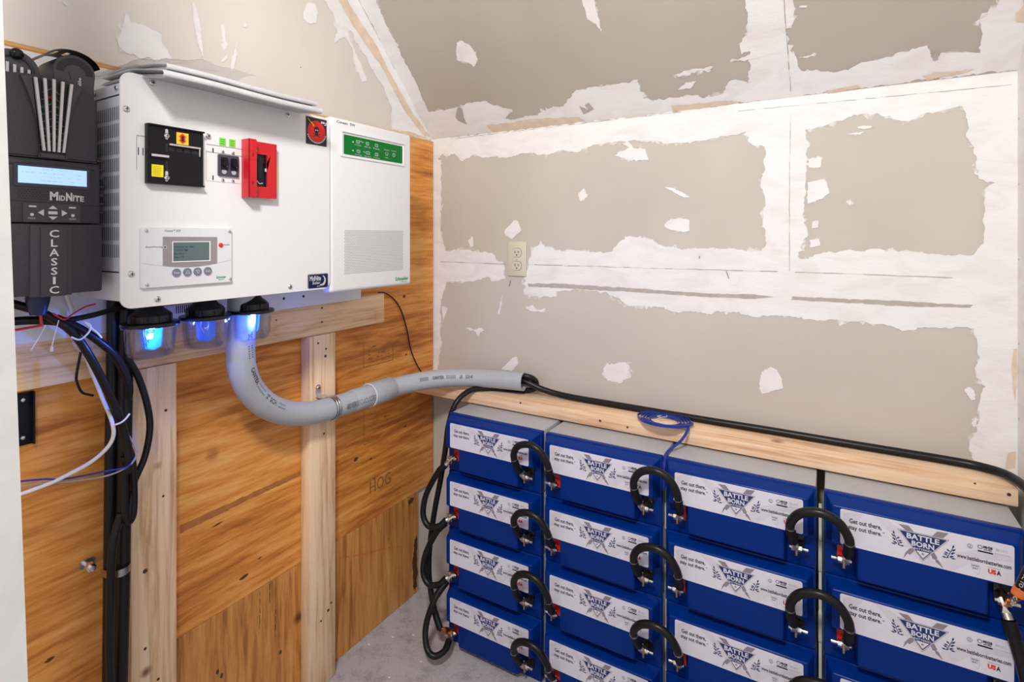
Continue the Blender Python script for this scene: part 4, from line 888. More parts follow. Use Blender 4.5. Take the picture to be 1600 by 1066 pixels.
finish(g.bm, 'indicator_strip', [GREEN, LABELW], t, 0)
g = LW(B())   # perforated grille: staggered round holes
nc, nr = 52, 28
for r_ in range(nr):
    for c in range(nc):
        u = -.6365 + (c + (.5 if r_ % 2 else 0)) * .2075 / nc; v = 1.1585 + r_ * .1085 / nr; g.disc(u, v, .00115, .0004, None, 0, 6)
finish(g.bm, 'speaker_grille', mat('perforation', (.20, .20, .21), .7), t, 0)
bpy.data.objects['speaker_grille'].name = 'vent_grille'
g = LW(B()); g.text('Conext', -.6615, 1.5205, -.6275, 1.5270, .0004, 0, .01); g.text('SW', -.6200, 1.5205, -.6035, 1.5270, .0004, 0, .01)
g.text('Schneider', -.4600, 1.1285, -.4085, 1.1385, .0004, 1, .03); g.text('Electric', -.4370, 1.1235, -.4150, 1.1270, .0004, 1)
finish(g.bm, 'brand_print', [INK, bpy.data.materials['brand_green']], t, 0)
# mounting plate behind both, below the cabinet
bm = B(); box(bm, (.0503, -1.240, 1.0615), (.0530, -.395, 1.155), .001)
mp = finish(bm, 'mounting_plate', GREYM); tag(mp, 'grey steel mounting plate above the pine rail, behind the cabinet underside', 'plate')
g = G(B(), (.053, 0, 0), (0, 1, 0), (0, 0, 1))
for y in (-.84, -.755, -.66, -.60): g.disc(y, 1.089, .0035, .0004, None, 0, 14)
g.rect(-.930, 1.078, -.885, 1.108, .0004, None, 1)
for k in range(10): g.rect(-.926 + k * .0042, 1.083, -.924 + k * .0042, 1.100, .0006, None, 0)
finish(g.bm, 'plate_holes', [DARK, LABELW], mp, 0)

# ---------------------------------------------------------------- papers lying on the cabinet
ZT = 1.5262
def booklet(x0, x1, y0, y1, z0, z1, n, label):
    t = thing('paper_booklet', label, 'booklet', ((x0 + x1) / 2, (y0 + y1) / 2, z0), 'folded papers on top of the cabinet')
    for k in range(n):                      # nested sheets folded round at the front
        ins = k * .0021; a, b = z0 + ins, z1 - ins; r = (b - a) / 2; xe = x1 - r - ins * .4; prof = [(x0, a), (x0 + (xe - x0) * .5, a - .0002), (xe, a)]
        prof += [(xe + r * math.sin(math.pi * q / 8) * .9, a + r - r * math.cos(math.pi * q / 8)) for q in range(1, 8)] + [(xe, b), (x0 + (xe - x0) * .5, b + .001), (x0 + .01 * k, b)]
        bm = B(); rows = []
        for j in range(13):
            f = j / 12; y = y0 + .002 * k + (y1 - y0 - .004 * k) * f
            rows.append([bm.verts.new((x, y, z + max(0, (x - x0) / (x1 - x0)) * (.0012 * math.sin(f * 7 + k)) + (.0004 if x < FX + .002 else -((x - FX) / .07) ** 1.3 * .017))) for x, z in prof])
        for p, q in zip(rows, rows[1:]):
            for i in range(len(prof) - 1): bm.faces.new((p[i], p[i + 1], q[i + 1], q[i]))
        bmesh.ops.solidify(bm, geom=bm.faces[:], thickness=.0007); finish(bm, 'sheet', PAPER, t, 40)
booklet(.10, .322, -1.085, -.762, ZT + .0025, ZT + .0150, 3, 'lower folded white booklet lying on the cabinet and overhanging its front')
booklet(.09, .312, -1.075, -.768, ZT + .0170, ZT + .0270, 2, 'upper folded white booklet of the two lying on the cabinet')
t = thing('plastic_sleeve', 'crumpled clear plastic sleeve on the cabinet, at the left end of the papers', 'plastic bag', (.2, -1.08, ZT))
bm = B(); rows = []
for i in range(19):
    row = []
    for j in range(16):
        x = .08 + .235 * i / 18; f = j / 15; y = -1.112 + .20 * f
        row.append(bm.verts.new((x, y, ZT + .006 + .024 * min(1, f * 2.2) + .006 * noise.noise(Vector((x * 30, y * 34, 1))) + .004)))
    rows.append(row)
for i in range(18):
    for j in range(15): bm.faces.new((rows[i][j], rows[i + 1][j], rows[i + 1][j + 1], rows[i][j + 1]))
finish(bm, 'film', FILM, t, 60)

# ---------------------------------------------------------------- surge arrestors with lit bowls
def arrestor(y, label, lit):
    X = .158; t = thing('surge_arrestor', label, 'surge protector', (X, y, 1.130), 'clear-bowled surge arrestors under the cabinet')
    c = (X, y, 0)
    bm = B(); lathe(bm, c, [(.0001, 1.1355), (.016, 1.1355), (.0163, 1.126), (.0185, 1.119), (.023, 1.1125), (.0295, 1.107), (.0340, 1.1035), (.0355, 1.100), (.0355, 1.090), (.0365, 1.0885), (.0470, 1.0875), (.0480, 1.0855), (.0480, 1.0815), (.0465, 1.0805), (.0001, 1.0805)], 44)
    for a in range(0, 360, 45):
        ca, sa = math.cos(math.radians(a)), math.sin(math.radians(a)); cyl(bm, (X + .0352 * ca, y + .0352 * sa, 1.089), (X + .0352 * ca, y + .0352 * sa, 1.101), .0022, seg=8)
    finish(bm, 'cap', BLACKP, t, 40)
    bm = B(); lathe(bm, c, [(.0465, 1.0803), (.0470, 1.0785), (.0465, 1.0765), (.0425, 1.0755), (.0415, 1.0600), (.0395, 1.0350), (.0370, 1.0265), (.0325, 1.0230), (.0001, 1.0222)], 44); lathe(bm, c, [(.0001, 1.0245), (.0315, 1.0250), (.0350, 1.0285), (.0375, 1.0360), (.0395, 1.0600), (.0400, 1.0790)], 44)
    finish(bm, 'bowl', CLEAR, t, 60)
    bm = B(); g = G(bm, (X - .006, y, 1.080), (0, 1, 0), (0, 0, 1)); g.poly([(-.006, 0), (-.013, -.006), (-.008, -.044), (.006, -.048), (.020, -.042), (.024, 0)][::-1], -.010, .007); bmesh.ops.recalc_face_normals(bm, faces=bm.faces)
    bmesh.ops.bevel(bm, geom=bm.edges[:], offset=.002, segments=2, affect='EDGES'); finish(bm, 'varistor', MOV, t, 40)
    bm = B(); tube(bm, [(X + .004, y - .010, 1.080), (X + .006, y - .013, 1.068), (X + .010, y - .010, 1.056), (X + .006, y - .006, 1.050)], .0008, 6); tube(bm, [(X + .004, y + .002, 1.080), (X + .008, y + .001, 1.066), (X + .010, y - .002, 1.057)], .0008, 6); finish(bm, 'leads', STEEL, t)
    bm = B(); sphere(bm, (X + .012, y - .006, 1.0625), .0042 if lit else .0028, sc=(1, 1, 1.35)); finish(bm, 'indicator_led', LEDM if lit else STEELB, t)
    if lit:
        for dz, e in ((.0, 1.4),):
            l = bpy.data.lights.new('led_light', 'POINT'); l.energy = e; l.color = (.07, .20, 1); l.shadow_soft_size = .004
            o = bpy.data.objects.new('led_light', l); COL.objects.link(o); o.parent = t; o.location = (.019, -.006, -.067)
arrestor(-1.0265, 'surge arrestor with glowing blue light, left of the three under the cabinet', 1)
arrestor(-.9225, 'unlit surge arrestor in the middle of the three under the cabinet', 0)
arrestor(-.8215, 'surge arrestor with glowing blue light, in front of the conduit top', 1)

# ---------------------------------------------------------------- charge controller
t = thing('charge_controller', 'charcoal charge controller with lit blue screen at the far left', 'charge controller', (.0515, -1.19, 1.155))
bm = B(); box(bm, (.075, -1.255, 1.158), (.180, -1.127, 1.4745), .006)
for k in range(7):
    z = 1.288 + k * .0145; box(bm, (.120, -1.1285, z), (.196, -1.1175, z + .0035), .001)
finish(bm, 'heat_sink', CHAR, t)
def bend(u): return -.026 * max(0, (u + 1.172) / .045) ** 1.7 - .006 * max(0, (-1.205 - u) / .05)
g = LW(B(), .180); top = [(-1.2575 + k * (.1300) / 18, 1.5030 + bend(-1.2575 + k * .1300 / 18)) for k in range(19)]
g.poly([(-1.2575, 1.3725), (-1.1275, 1.3725)] + top[::-1], 0, .0165); bmesh.ops.bevel(g.bm, geom=[e for e in g.bm.edges if all(v.co.x > .19 for v in e.verts)], offset=.003, segments=2, affect='EDGES')
uc = finish(g.bm, 'upper_cover', CHAR, t, 40)
g = LW(B(), .1965)
for s in (-1, 1):
    base = [(-1.190 + s * (.0165 + .024 * (k / 12) ** 2.2), 1.375 + k * .122 / 12) for k in range(13)]
    inner = [(-1.190 + s * (.0155 + .011 * (k / 12)), 1.375 + k * .122 / 12) for k in range(13)]
    q = base + inner[::-1]; g.poly(q if s < 0 else q[::-1], 0, .0045)
bmesh.ops.recalc_face_normals(g.bm, faces=g.bm.faces); g.rect(-1.208, 1.3735, -1.172, 1.380, 0, .0045, 0)
finish(g.bm, 'centre_wedge', CHAR2, uc, 30)
g = LW(B(), .1965); g.poly([(-1.2035, 1.380), (-1.1765, 1.380), (-1.1650, 1.497), (-1.2150, 1.499)], .0006, None, 0); gb_ = g
for k in range(8): gb_.line([(-1.207 + .0006 * k, 1.392 + k * .012), (-1.190, 1.401 + k * .012), (-1.174 - .0004 * k, 1.390 + k * .012)], .0012, .0012, 1)
gb_.line([(-1.200, 1.470), (-1.184, 1.470)], .004, .0013, 2)
for k in range(26): gb_.disc(random.uniform(-1.205, -1.178), random.uniform(1.392, 1.46), .0016, .0014, None, 3, 8)
finish(gb_.bm, 'grille_opening', [INK, INKG, mat('dull_red', (.35, .02, .02), .6), mat('teal_part', (.03, .13, .16), .6)], uc, 0)
for k in range(5):
    bm = B(); f = k - 2; a = Vector((.2035, -1.190 + f * .0116, 1.4985)); b_ = Vector((.2035, -1.190 + f * .0062, 1.3835)); wv = .0017
    g = G(bm, (.2015, 0, 0), (0, 1, 0), (0, 0, 1)); g.poly([(b_.y - wv, b_.z), (b_.y + wv, b_.z), (a.y + wv * 1.15, a.z - abs(f) * .0012), (a.y - wv * 1.15, a.z - abs(f) * .0012)], 0, .004)
    o = finish(bm, 'grille_bar', SILV, uc); o['label'] = 'silver grille bar'
# middle band: screen, print, keys
bm = B(); box(bm, (.178, -1.2585, 1.2705), (.1985, -1.1245, 1.3705), .003); mid = finish(bm, 'display_housing', CHAR, t)
g = LW(B(), .1985); n = 16
ar = [(-1.2450 + k * .112 / n, 1.3600 + .0058 * math.sin(math.pi * k / n) ** .7) for k in range(n + 1)]; g.poly([(-1.2450, 1.3585), (-1.133, 1.3585)] + ar[::-1], .0003, None, 0)
g.rect(-1.238, 1.3265, -1.1405, 1.3605, .0003, .0016, 1, .002); finish(g.bm, 'screen_frame', [mat('recess_blue_black', (.006, .008, .022), .35), mat('frame_slate', (.03, .035, .055), .35)], mid, 0)
g = LW(B(), .1985); g.rect(-1.2330, 1.3315, -1.1445, 1.3575, .0018, None, 0)
for r_ in range(4):
    y = -1.229
    while y < -1.152:
        w_ = random.uniform(.002, .007)
        if random.random() < .42: g.line([(y, 1.3545 - r_ * .0060), (y + w_, 1.3545 - r_ * .0060)], .0016, .0020, 1)
        y += w_ + .0015
finish(g.bm, 'lit_screen', [SCREEN, SCRI], mid, 0)
g = LW(B(), .1985)
for r_ in range(5):
    for c in range(10): g.disc(-1.2325 + c * .0041 + (.002 if r_ % 2 else 0), 1.3215 - r_ * .0033, .0012, .0003, None, 0, 8)
finish(g.bm, 'sounder_holes', INK, mid, 0)
g = LW(B(), .1985)
g.text('M', -1.1935, 1.3065, -1.1825, 1.3205, .0004, 0, .05); g.text('ID', -1.1815, 1.3065, -1.1735, 1.3150, .0004, 0, .03); g.text('N', -1.1725, 1.3065, -1.1640, 1.3200, .0004, 0, .05); g.text('ITE', -1.1632, 1.3065, -1.1480, 1.3150, .0004, 0, .03); g.line([(-1.164, 1.3165), (-1.150, 1.3150)], .0008, .0004, 0)
o = finish(g.bm, 'brand_lettering', SILV, mid, 0)
g = LW(B(), .1985); g.line([(-1.2580, 1.3045), (-1.1250, 1.3000)], .0012, .0002, 0); g.line([(-1.2580, 1.3680), (-1.1250, 1.3680)], .0010, .0002, 0); finish(g.bm, 'groove', INK, mid, 0)
g = LW(B(), .1985); g.rect(-1.2270, 1.2715, -1.1540, 1.3015, .0002, .0022, 0, .0015); kp = finish(g.bm, 'key_pad', CHAR2, mid)
def key(pts): g = LW(B(), .1985); g.poly(pts, .0022, .0038, 0); o = finish(g.bm, 'key', SILV, mid); o['label'] = 'silver key'
u, v = -1.1905, 1.2865
key([(u - .006, v + .0060), (u + .006, v + .0060), (u, v + .0115)]); key([(u + .006, v - .0058), (u - .006, v - .0058), (u, v - .0112)][::1])
key([(u - .0115, v - .005), (u - .0115, v + .005), (u - .0190, v)]); key([(u + .0115, v + .005), (u + .0115, v - .005), (u + .0190, v)]); key([(u - .0058, v - .0024), (u + .0058, v - .0024), (u + .0058, v + .0024), (u - .0058, v + .0024)])
for s in (-1, 1): key([(u + s * .0255 - .0045, v + .0080), (u + s * .0255 + .0045, v + .0080), (u + s * .0255 + .0045, v + .0105), (u + s * .0255 - .0045, v + .0105)])
g = LW(B(), .1985)
for s in (-1, 1): g.disc(u + s * .0262, v - .0035, .0024, .0024, .0036, 0, 14); g.text('STATUS' if s < 0 else 'MODE', u + s * .0262 - .0045, v - .0105, u + s * .0262 + .0045, v - .0080, .0024, 0)
finish(g.bm, 'indicator', SILV, mid, 0)
# lower cover with the vertical name
bm = B(); box(bm, (.178, -1.2605, 1.1565), (.2005, -1.1215, 1.2690), .0035); lo = finish(bm, 'lower_cover', CHAR, t)
bm = B(); box(bm, (.199, -1.2195, 1.1545), (.2035, -1.1655, 1.2665), .0015); box(bm, (.202, -1.2075, 1.1540), (.2065, -1.1735, 1.2640), .0015); finish(bm, 'name_panel', CHAR2, lo)
for k, ch in enumerate('CLASSIC'):
    g = LW(B(), .2065); z = 1.2475 - k * .01485; w_ = .0018 if ch == 'I' else (.0042 if ch in 'SL' else .0062); g.text(ch, -1.1905 - w_, z, -1.1905 + w_, z + .0118, .0004, 0, .015)
    finish(g.bm, 'name_letter', mat('letter_white', (.80, .78, .78), .45), lo, 0)
# two vented round units and the slotted strap above
t = thing('vented_disc_unit', 'black rounded unit with fan-shaped vents standing above the controller, right of the two', 'fan housing', (.13, -1.150, 1.49), 'black round units above the charge controller')
def dome(y, zb, rz, x0, x1, wd, name, parent, m):
    bm = B(); g = G(bm, (x0, y, 0), (0, 1, 0), (0, 0, 1)); n = 24
    g.poly([(-wd, zb), (wd, zb)] + [(wd * math.cos(math.pi * k / n), rz + wd * math.sin(math.pi * k / n)) for k in range(n + 1)], 0, x1 - x0)
    bmesh.ops.bevel(bm, geom=[e for e in bm.edges if all(v.co.x > x1 - .001 for v in e.verts)], offset=.004, segments=3, affect='EDGES'); return finish(bm, name, m, parent, 40)
dome(-1.1505, 1.4752, 1.524, .10, .172, .0290, 'shell', t, mat('charcoal_shell', (.085, .082, .092), .5, spec=.35))
g = LW(B(), .172)
for k in range(13):
    a = math.radians(8 + k * 13.6); c, s = math.cos(a), math.sin(a); r0, r1 = .0150, .0260; w_ = .0030
    g.poly([(-1.1505 + r0 * c - w_ * s * -.5, 1.522 + r0 * s + w_ * c * -.5), (-1.1505 + r1 * c - w_ * s * -1, 1.522 + r1 * s + w_ * c * -1), (-1.1505 + r1 * c - w_ * s, 1.522 + r1 * s + w_ * c), (-1.1505 + r0 * c - w_ * s * .5, 1.522 + r0 * s + w_ * c * .5)], .0004, None, 0)
g.line([(-1.1585, 1.523), (-1.1565, 1.510)], .0014, .0004, 0)
finish(g.bm, 'vent_slots', INK, t, 0)
g = G(B(), (.172, -1.1440, 1.497), (0, 0, 1), (0, -1, 0)); g.text('Debbe', 0, -.0025, .020, .0025, .0004, 0, .03); finish(g.bm, 'print', LABELW, t, 0)
t = thing('vented_disc_unit', 'black round unit with a shiny centre knob above the controller, left of the two', 'fan housing', (.13, -1.226, 1.50), 'black round units above the charge controller')
dome(-1.2265, 1.4752, 1.510, .10, .162, .0330, 'shell', t, mat('charcoal_shell', (.085, .082, .092), .5, spec=.35))
g = LW(B(), .162); lathe(g.bm, (.162, -1.2265, 1.510), [(.026, 0), (.026, .002), (.0235, .004), (.022, .003), (.0215, .001)], 40, 0, (1, 0, 0)); finish(g.bm, 'rim', CHAR2, t)
for k in range(5): g = LW(B(), .164); g.rect(-1.2460 + k * .0088, 1.506 - k * .0015, -1.2425 + k * .0088, 1.5225 - k * .0020, .001, .003, 0); finish(g.bm, 'bar', SILV, t)
bm = B(); sphere(bm, (.166, -1.2240, 1.5360), .009, sc=(.7, 1, 1)); finish(bm, 'knob', BLACKP, t)
bm = B(); pts = []; rows = []
for k in range(21):
    f = k / 20; a = math.radians(165 - 150 * f); y = -1.157 + .0375 * math.cos(a) * 1.08 + .0; z = 1.5285 + .030 * math.sin(a)
    rows.append([bm.verts.new((.112 + .070 * j / 3, y, z)) for j in range(4)])
for k in range(20):
    for j in range(3):
        if j == 1 and k % 3 == 1 and k > 6: continue
        bm.faces.new((rows[k][j], rows[k][j + 1], rows[k + 1][j + 1], rows[k + 1][j]))
bmesh.ops.solidify(bm, geom=bm.faces[:], thickness=.0018)
o = finish(bm, 'slotted_strap', BLACKP, loc=(.15, -1.157, 1.52)); tag(o, 'glossy black slotted strap arching over the right vented unit', 'strap')
# white card behind the controller top
bm = B(); box(bm, (.0135, -1.236, 1.50), (.0150, -.97, 1.585), .0003, seg=1); o = finish(bm, 'backing_card', WHITEP); tag(o, 'white sheet on the plywood behind the black units, edge showing below the plywood top', 'panel')

# ---------------------------------------------------------------- conduit
def solid(name, label, cat, pts, r, m, seg=16, n=10, group=None, loc=None):
    bm = B(); p = tube(bm, pts, r, seg, n=n); o = finish(bm, name, m, loc=loc or pts[0], smooth=60); tag(o, label, cat, group); return o, p
t = thing('conduit', 'thick grey plastic conduit sweeping from under the cabinet to the ledge', 'conduit', (.15, -.83, 1.0))
RP = .0301
cp_ = [(.150, -.835, 1.128), (.145, -.835, 1.06), (.138, -.833, 1.01), (.125, -.820, .950), (.110, -.790, .895), (.098, -.740, .843), (.088, -.675, .805), (.083, -.605, .784), (.0815, -.535, .777), (.0815, -.46, .776)]
bm = B(); pth = tube(bm, cp_, RP, 36, n=10); finish(bm, 'elbow', PVC, t, 60)
sp = [(.0815, -.462, .7765), (.0815, -.40, .7765), (.0818, -.345, .7768), (.087, -.29, .7775), (.104, -.235, .779), (.137, -.180, .782), (.185, -.132, .784), (.245, -.100, .785), (.305, -.080, .786), (.365, -.070, .787), (.425, -.062, .788)]
path2 = spline(sp, 10)
bm = B(); F = frames(path2); ro, ri = [], []
for i, (p, tt, u, v) in enumerate(F):
    for L_, r in ((ro, RP - .0012), (ri, RP - .005)):
        L_.append([bm.verts.new(p + (u * math.cos(2 * math.pi * k / 36) + v * math.sin(2 * math.pi * k / 36)) * r) for k in range(36)])
for L_ in (ro, ri):
    for a, b_ in zip(L_, L_[1:]):
        for k in range(36): bm.faces.new((a[k], a[(k + 1) % 36], b_[(k + 1) % 36], b_[k]))
for k in range(36): bm.faces.new((ro[-1][k], ro[-1][(k + 1) % 36], ri[-1][(k + 1) % 36], ri[-1][k]))
bmesh.ops.recalc_face_normals(bm, faces=bm.faces); finish(bm, 'sweep', PVC, t, 50)
def sleeve(a, b_, r, name, m): bm = B(); lathe(bm, (.0815, a, .7765), [(r - .004, -.0001), (r - .0006, 0), (r, .001), (r, b_ - a - .001), (r - .0006, b_ - a), (r - .004, b_ - a + .0001)], 40, 0, (0, 1, .0)); return finish(bm, name, m, t, 40)
sleeve(-.460, -.375, .0318, 'bell_end', PVC)
sleeve(-.392, -.300, .0346, 'coupling', mat('grey_coupling', (.38, .405, .43), .5))
bm = B(); lathe(bm, (.0815, -.3925, .7765), [(.0330, 0), (.0352, .0004), (.0352, .0022), (.0346, .0024)], 40, 0, (0, 1, 0)); finish(bm, 'glue_bead', WHITE2, t)
bm = B()
wr_on(pth, RP, 'CANTEX', .17, .220, (1, .1, .35), .011, bm, 0, .04, flip=-1)
for u0, u1, s in ((.085, .10, '"SC'), (.115, .145, '||||||'), (.225, .262, '||||||||'), (.272, .315, '2" SCH'), (.325, .35, '||||||')): wr_on(pth, RP, s, u0, u1, (1, .1, .35), .012, bm, 0, .02, flip=-1)
finish(bm, 'conduit_print', PVCW, t, 0)
bm = B(); pa = [Vector((.0815, -.52 + .02 * k, .7765)) for k in range(10)]
wr_on(pa, .0318, 'ABOVEGROUND AND UNDERG', .016, .126, (1, 0, .02), .0150, bm, 0, .0, flip=-1)
wr_on(path2, RP, 'CANTEX', .300, .342, (.62, -1, .45), .010, bm, 0, .04, flip=-1)
for u0, u1, s in ((.255, .285, '|||||||'), (.350, .385, '|||||||||'), (.40, .41, 'LR'), (.42, .445, 'SCH 40')): wr_on(path2, RP, s, u0, u1, (.62, -1, .45), .011, bm, 0, .02, flip=-1)
finish(bm, 'conduit_print', PVCW, t, 0)
# strap over the conduit
t = thing('conduit_strap', 'galvanised strap holding the grey conduit to the pine upright', 'pipe strap', (.051, -.535, .81), 'galvanised pipe straps')
bm = B(); rows = []
cyy = -.530
for k in range(25):
    a = math.radians(100 - 200 * k / 24); rows.append([(.0815 + .0322 * math.cos(a), z_, .7775 + .0322 * math.sin(a)) for z_ in (cyy - .009, cyy + .009)])
vs = [[bm.verts.new(p) for p in r_] for r_ in rows]
for a, b_ in zip(vs, vs[1:]): bm.faces.new((a[0], a[1], b_[1], b_[0]))
bmesh.ops.solidify(bm, geom=bm.faces[:], thickness=.0012); bm2 = bm
for dz in (-.004, .004): tube(bm, [(q[0][0] + .001 * math.cos(math.radians(100 - 200 * k / 24)), cyy + dz, q[0][2] + .001 * math.sin(math.radians(100 - 200 * k / 24))) for k, q in enumerate(rows)], .0011, 6, raw=True) if False else tube(bm, [Vector((q[0][0], cyy + dz, q[0][2])) for q in rows], .0013, 6, raw=True)
finish(bm, 'band', STEEL, t, 50)
g = G(B(), (.0504, -.5500, .8300), (0, 1, 0), (0, 0, 1)); g.rect(-.0085, -.020, .0085, .0120, 0, .0014, 0, .008); box(g.bm, (.0506, -.5585, .8085), (.0780, -.5300, .8100)); finish(g.bm, 'ear', STEEL, t)
g = G(B(), (.0520, -.5500, .8330), (0, 1, 0), (0, 0, 1)); g.screw(0, 0, .0055, 0, 0, 1); finish(g.bm, 'screw', [BRASS, DARK], t)

# ---------------------------------------------------------------- cables at the far left
GA = 'black cables of the bundle beside the wide pine upright'
solid('power_cable', 'rearmost black cable of the bundle, straight from the cabinet underside to the floor', 'cable', [(.068, -1.050, 1.135), (.066, -1.050, 1.0), (.065, -1.052, .84), (.064, -1.054, .60), (.063, -1.056, .30), (.063, -1.056, .012)], .0108, RUB, group=GA)
solid('power_cable', 'thickest black cable in front of the bundle, hanging from the cabinet to the floor', 'cable', [(.085, -1.033, 1.135), (.083, -1.035, 1.0), (.080, -1.036, .85), (.078, -1.038, .60), (.078, -1.042, .40), (.078, -1.046, .20), (.078, -1.046, .012)], .0128, RUB, group=GA)
solid('power_cable', 'black cable of the bundle swinging out left below the clamp', 'cable', [(.098, -1.050, .72), (.103, -1.066, .66), (.105, -1.070, .56), (.102, -1.070, .48), (.096, -1.066, .40), (.092, -1.060, .30), (.090, -1.058, .012)], .0072, RUB, group=GA)
solid('power_cable', 'black cable bowing out in front of the wide pine upright below the left arrestor', 'cable', [(.098, -1.042, 1.02), (.097, -1.020, .975), (.096, -1.003, .915), (.096, -.998, .865), (.097, -1.008, .812), (.100, -1.030, .765), (.104, -1.040, .70)], .0062, RUB, group=GA)
solid('power_cable', 'black cable forming a short hanging loop at the right side of the bundle', 'cable', [(.106, -1.046, .86), (.105, -1.034, .82), (.104, -1.030, .76), (.104, -1.031, .715), (.104, -1.038, .700), (.106, -1.046, .715), (.107, -1.047, .76), (.107, -1.048, .83)], .0062, RUB, group=GA)
solid('controller_cable', 'thick black cable sloping from the controller down into the bundle', 'cable', [(.112, -1.240, 1.150), (.114, -1.212, 1.138), (.116, -1.187, 1.126), (.118, -1.161, 1.108), (.120, -1.134, 1.080), (.121, -1.110, 1.035), (.120, -1.085, .975), (.118, -1.062, .912), (.116, -1.046, .845), (.115, -1.044, .80)], .0070, RUB)
solid('controller_cable', 'black cable crossing low under the controller to the bundle right side', 'cable', [(.098, -1.225, 1.107), (.100, -1.201, 1.108), (.102, -1.167, 1.104), (.104, -1.13, 1.092), (.106, -1.091, 1.058), (.108, -1.060, 1.018), (.098, -1.036, .955), (.070, -1.034, .90), (.057, -1.034, .85)], .0072, RUB)
solid('controller_cable', 'black cable running level under the cabinet behind the arrestors', 'cable', [(.10, -1.150, 1.108), (.10, -1.135, 1.101), (.10, -1.10, 1.104), (.10, -1.05, 1.112), (.10, -.98, 1.112), (.10, -.90, 1.113)], .0050, RUB)
solid('controller_cable', 'thin black cord drooping from the tied bunch across the pine rail', 'cable', [(.098, -1.114, 1.04), (.092, -1.118, 1.00), (.088, -1.116, .985), (.080, -1.105, .962), (.072, -1.085, .950)], .0022, RUB)
solid('network_cable', 'white cable coming down behind the tied bunch and leaving left over the plywood', 'cable', [(.066, -1.125, 1.148), (.068, -1.112, 1.10), (.070, -1.096, 1.03), (.076, -1.074, .95), (.126, -1.076, .905), (.127, -1.078, .872), (.118, -1.101, .845), (.108, -1.140, .828), (.102, -1.175, .820), (.10, -1.26, .816)], .0034, WIREW)
solid('thin_wire', 'thin grey wire sweeping left from the bundle beneath the white cable', 'wire', [(.10, -1.26, .842), (.10, -1.175, .826), (.102, -1.14, .816), (.112, -1.081, .806), (.122, -1.045, .816), (.122, -1.034, .838), (.112, -1.044, .872)], .0016, WIREG)
solid('thin_wire', 'thin dark blue wire sweeping left from the bundle above the grey one', 'wire', [(.10, -1.26, .855), (.103, -1.175, .834), (.105, -1.14, .822), (.112, -1.081, .815), (.122, -1.050, .814), (.120, -1.036, .826)], .0016, WIREB)
GR = 'thin red wires under the charge controller'
solid('thin_wire', 'red wire dropping from the dark blue cap under the controller', 'wire', [(.126, -1.187, 1.140), (.127, -1.182, 1.120), (.127, -1.180, 1.100)], .0022, WIRER, 8, group=GR)
solid('thin_wire', 'red wire running left from below the blue cap', 'wire', [(.127, -1.178, 1.100), (.124, -1.195, 1.098), (.120, -1.26, 1.093)], .0020, WIRER, 8, group=GR)
solid('thin_wire', 'red wire pointing up right toward the cabinet corner', 'wire', [(.128, -1.165, 1.118), (.129, -1.150, 1.106), (.128, -1.138, 1.113), (.126, -1.118, 1.124), (.124, -1.102, 1.127)], .0015, WIRER, 8, group=GR)
bm = B(); lathe(bm, (.124, -1.184, 1.118), [(.0105, 0), (.0115, .004), (.0155, .020), (.0165, .028), (.0155, .034), (.0001, .036)], 20); o = finish(bm, 'cable_cap', NAVYC, loc=(.124, -1.184, 1.13)); tag(o, 'dark blue cap hanging under the charge controller', 'cap')
solid('zip_tie', 'white tie looped around the bunch of black cables over the pine rail', 'zip tie', [(.129, -1.140, 1.074), (.131, -1.128, 1.068), (.132, -1.116, 1.078), (.131, -1.112, 1.090), (.128, -1.120, 1.098), (.131, -1.112, 1.087), (.133, -1.104, 1.078), (.134, -1.096, 1.066)], .0016, WIREW, 8)
solid('zip_tie', 'white tie knotted around the bundle where the white cable turns', 'zip tie', [(.134, -1.075, .903), (.134, -1.066, .904), (.133, -1.058, .908), (.132, -1.050, .916)], .0018, WIREW, 8)
solid('zip_tie', 'clear tie tail hanging below the blue cap', 'zip tie', [(.131, -1.176, 1.100), (.133, -1.186, 1.080), (.134, -1.196, 1.062)], .0008, TAN, 6)
solid('zip_tie', 'clear tie tail with a paddle end hanging left of the white tie', 'zip tie', [(.131, -1.158, 1.106), (.133, -1.163, 1.088), (.134, -1.168, 1.066), (.134, -1.169, 1.055)], lambda f: .0008 if f < .75 else .0022, TAN, 6)
t = thing('conduit_strap', 'galvanised clamp with a bolt holding the black cable bundle to the plywood', 'pipe strap', (.013, -1.06, .605), 'galvanised pipe straps')
bm = B(); rows = []
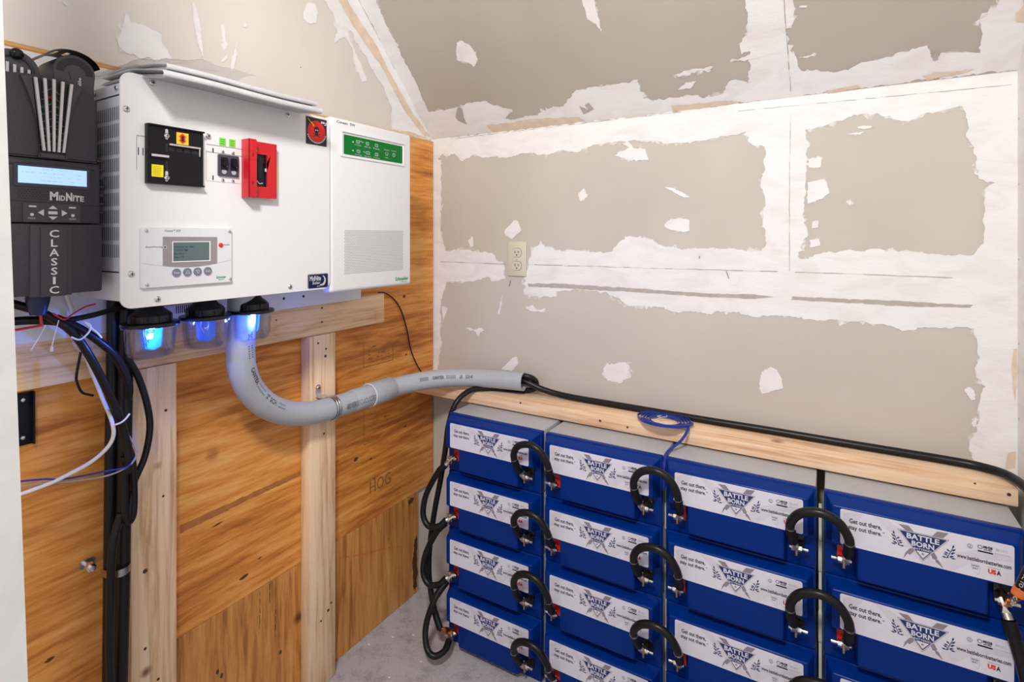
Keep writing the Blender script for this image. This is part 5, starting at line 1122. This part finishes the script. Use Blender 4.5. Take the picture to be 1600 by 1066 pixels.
for k in range(19):
    rows.append((.066 + .036 * math.sin(math.radians(-10 + 200 * k / 18)) * .9, -1.045 - .0225 * math.cos(math.radians(-10 + 200 * k / 18))))
vs = [[bm.verts.new((x, y, z)) for z in (.598, .612)] for x, y in rows]
for a, b_ in zip(vs, vs[1:]): bm.faces.new((a[0], a[1], b_[1], b_[0]))
bmesh.ops.solidify(bm, geom=bm.faces[:], thickness=.0012); finish(bm, 'band', STEEL, t, 50)
g = G(B(), (PX + .0005, -1.072, .610), (0, 1, 0), (0, 0, 1)); g.rect(-.013, -.008, .014, .008, 0, .0015, 0, .005); finish(g.bm, 'ear', STEEL, t)
bm = B(); cyl(bm, (PX + .002, -1.074, .610), (.046, -1.074, .610), .0045, seg=12); cyl(bm, (.028, -1.074, .610), (.038, -1.074, .610), .0085, seg=6); finish(bm, 'bolt', STEELB, t)
t = thing('steel_bracket', 'black steel bracket on the plywood under the pine rail at the far left', 'bracket', (PX, -1.17, .92))
bm = B(); box(bm, (PX + .0005, -1.215, .873), (PX + .0035, -1.1545, .968), .0006); box(bm, (PX + .0005, -1.1575, .873), (PX + .012, -1.1545, .968), .0006); finish(bm, 'plate', DARK, t)
for z in (.955, .887): g = G(B(), (PX + .0036, 0, 0), (0, 1, 0), (0, 0, 1)); g.screw(-1.170, z, .004, 0, 0, 0); finish(g.bm, 'screw', [STEEL], t)
solid('lamp_cord', 'thin black cord curving from the pine rail end down the plywood to the conduit', 'cord', [(.030, -.300, 1.071), (.022, -.262, 1.066), (.0165, -.214, 1.040), (.0165, -.180, 1.0), (.0165, -.151, .931), (.0165, -.132, .862), (.0165, -.108, .814), (.0165, -.080, .775), (.022, -.06, .752)], .0021, BLACKP)
# crumbs on the carpet
for k, p in enumerate(((.20, -.33), (.02, -.36), (.11, -.26), (.16, -.42), (.27, -.44), (.06, -.30))):
    bm = B(); sphere(bm, (p[0] + .03, p[1], .003), .0028, sc=(1.6, 1, .6), u=7, v=5); o = finish(bm, 'plaster_crumb', MUD, loc=(p[0] + .03, p[1], .003)); tag(o, 'tiny white plaster crumb on the grey carpet', 'crumb', 'plaster crumbs on the carpet')
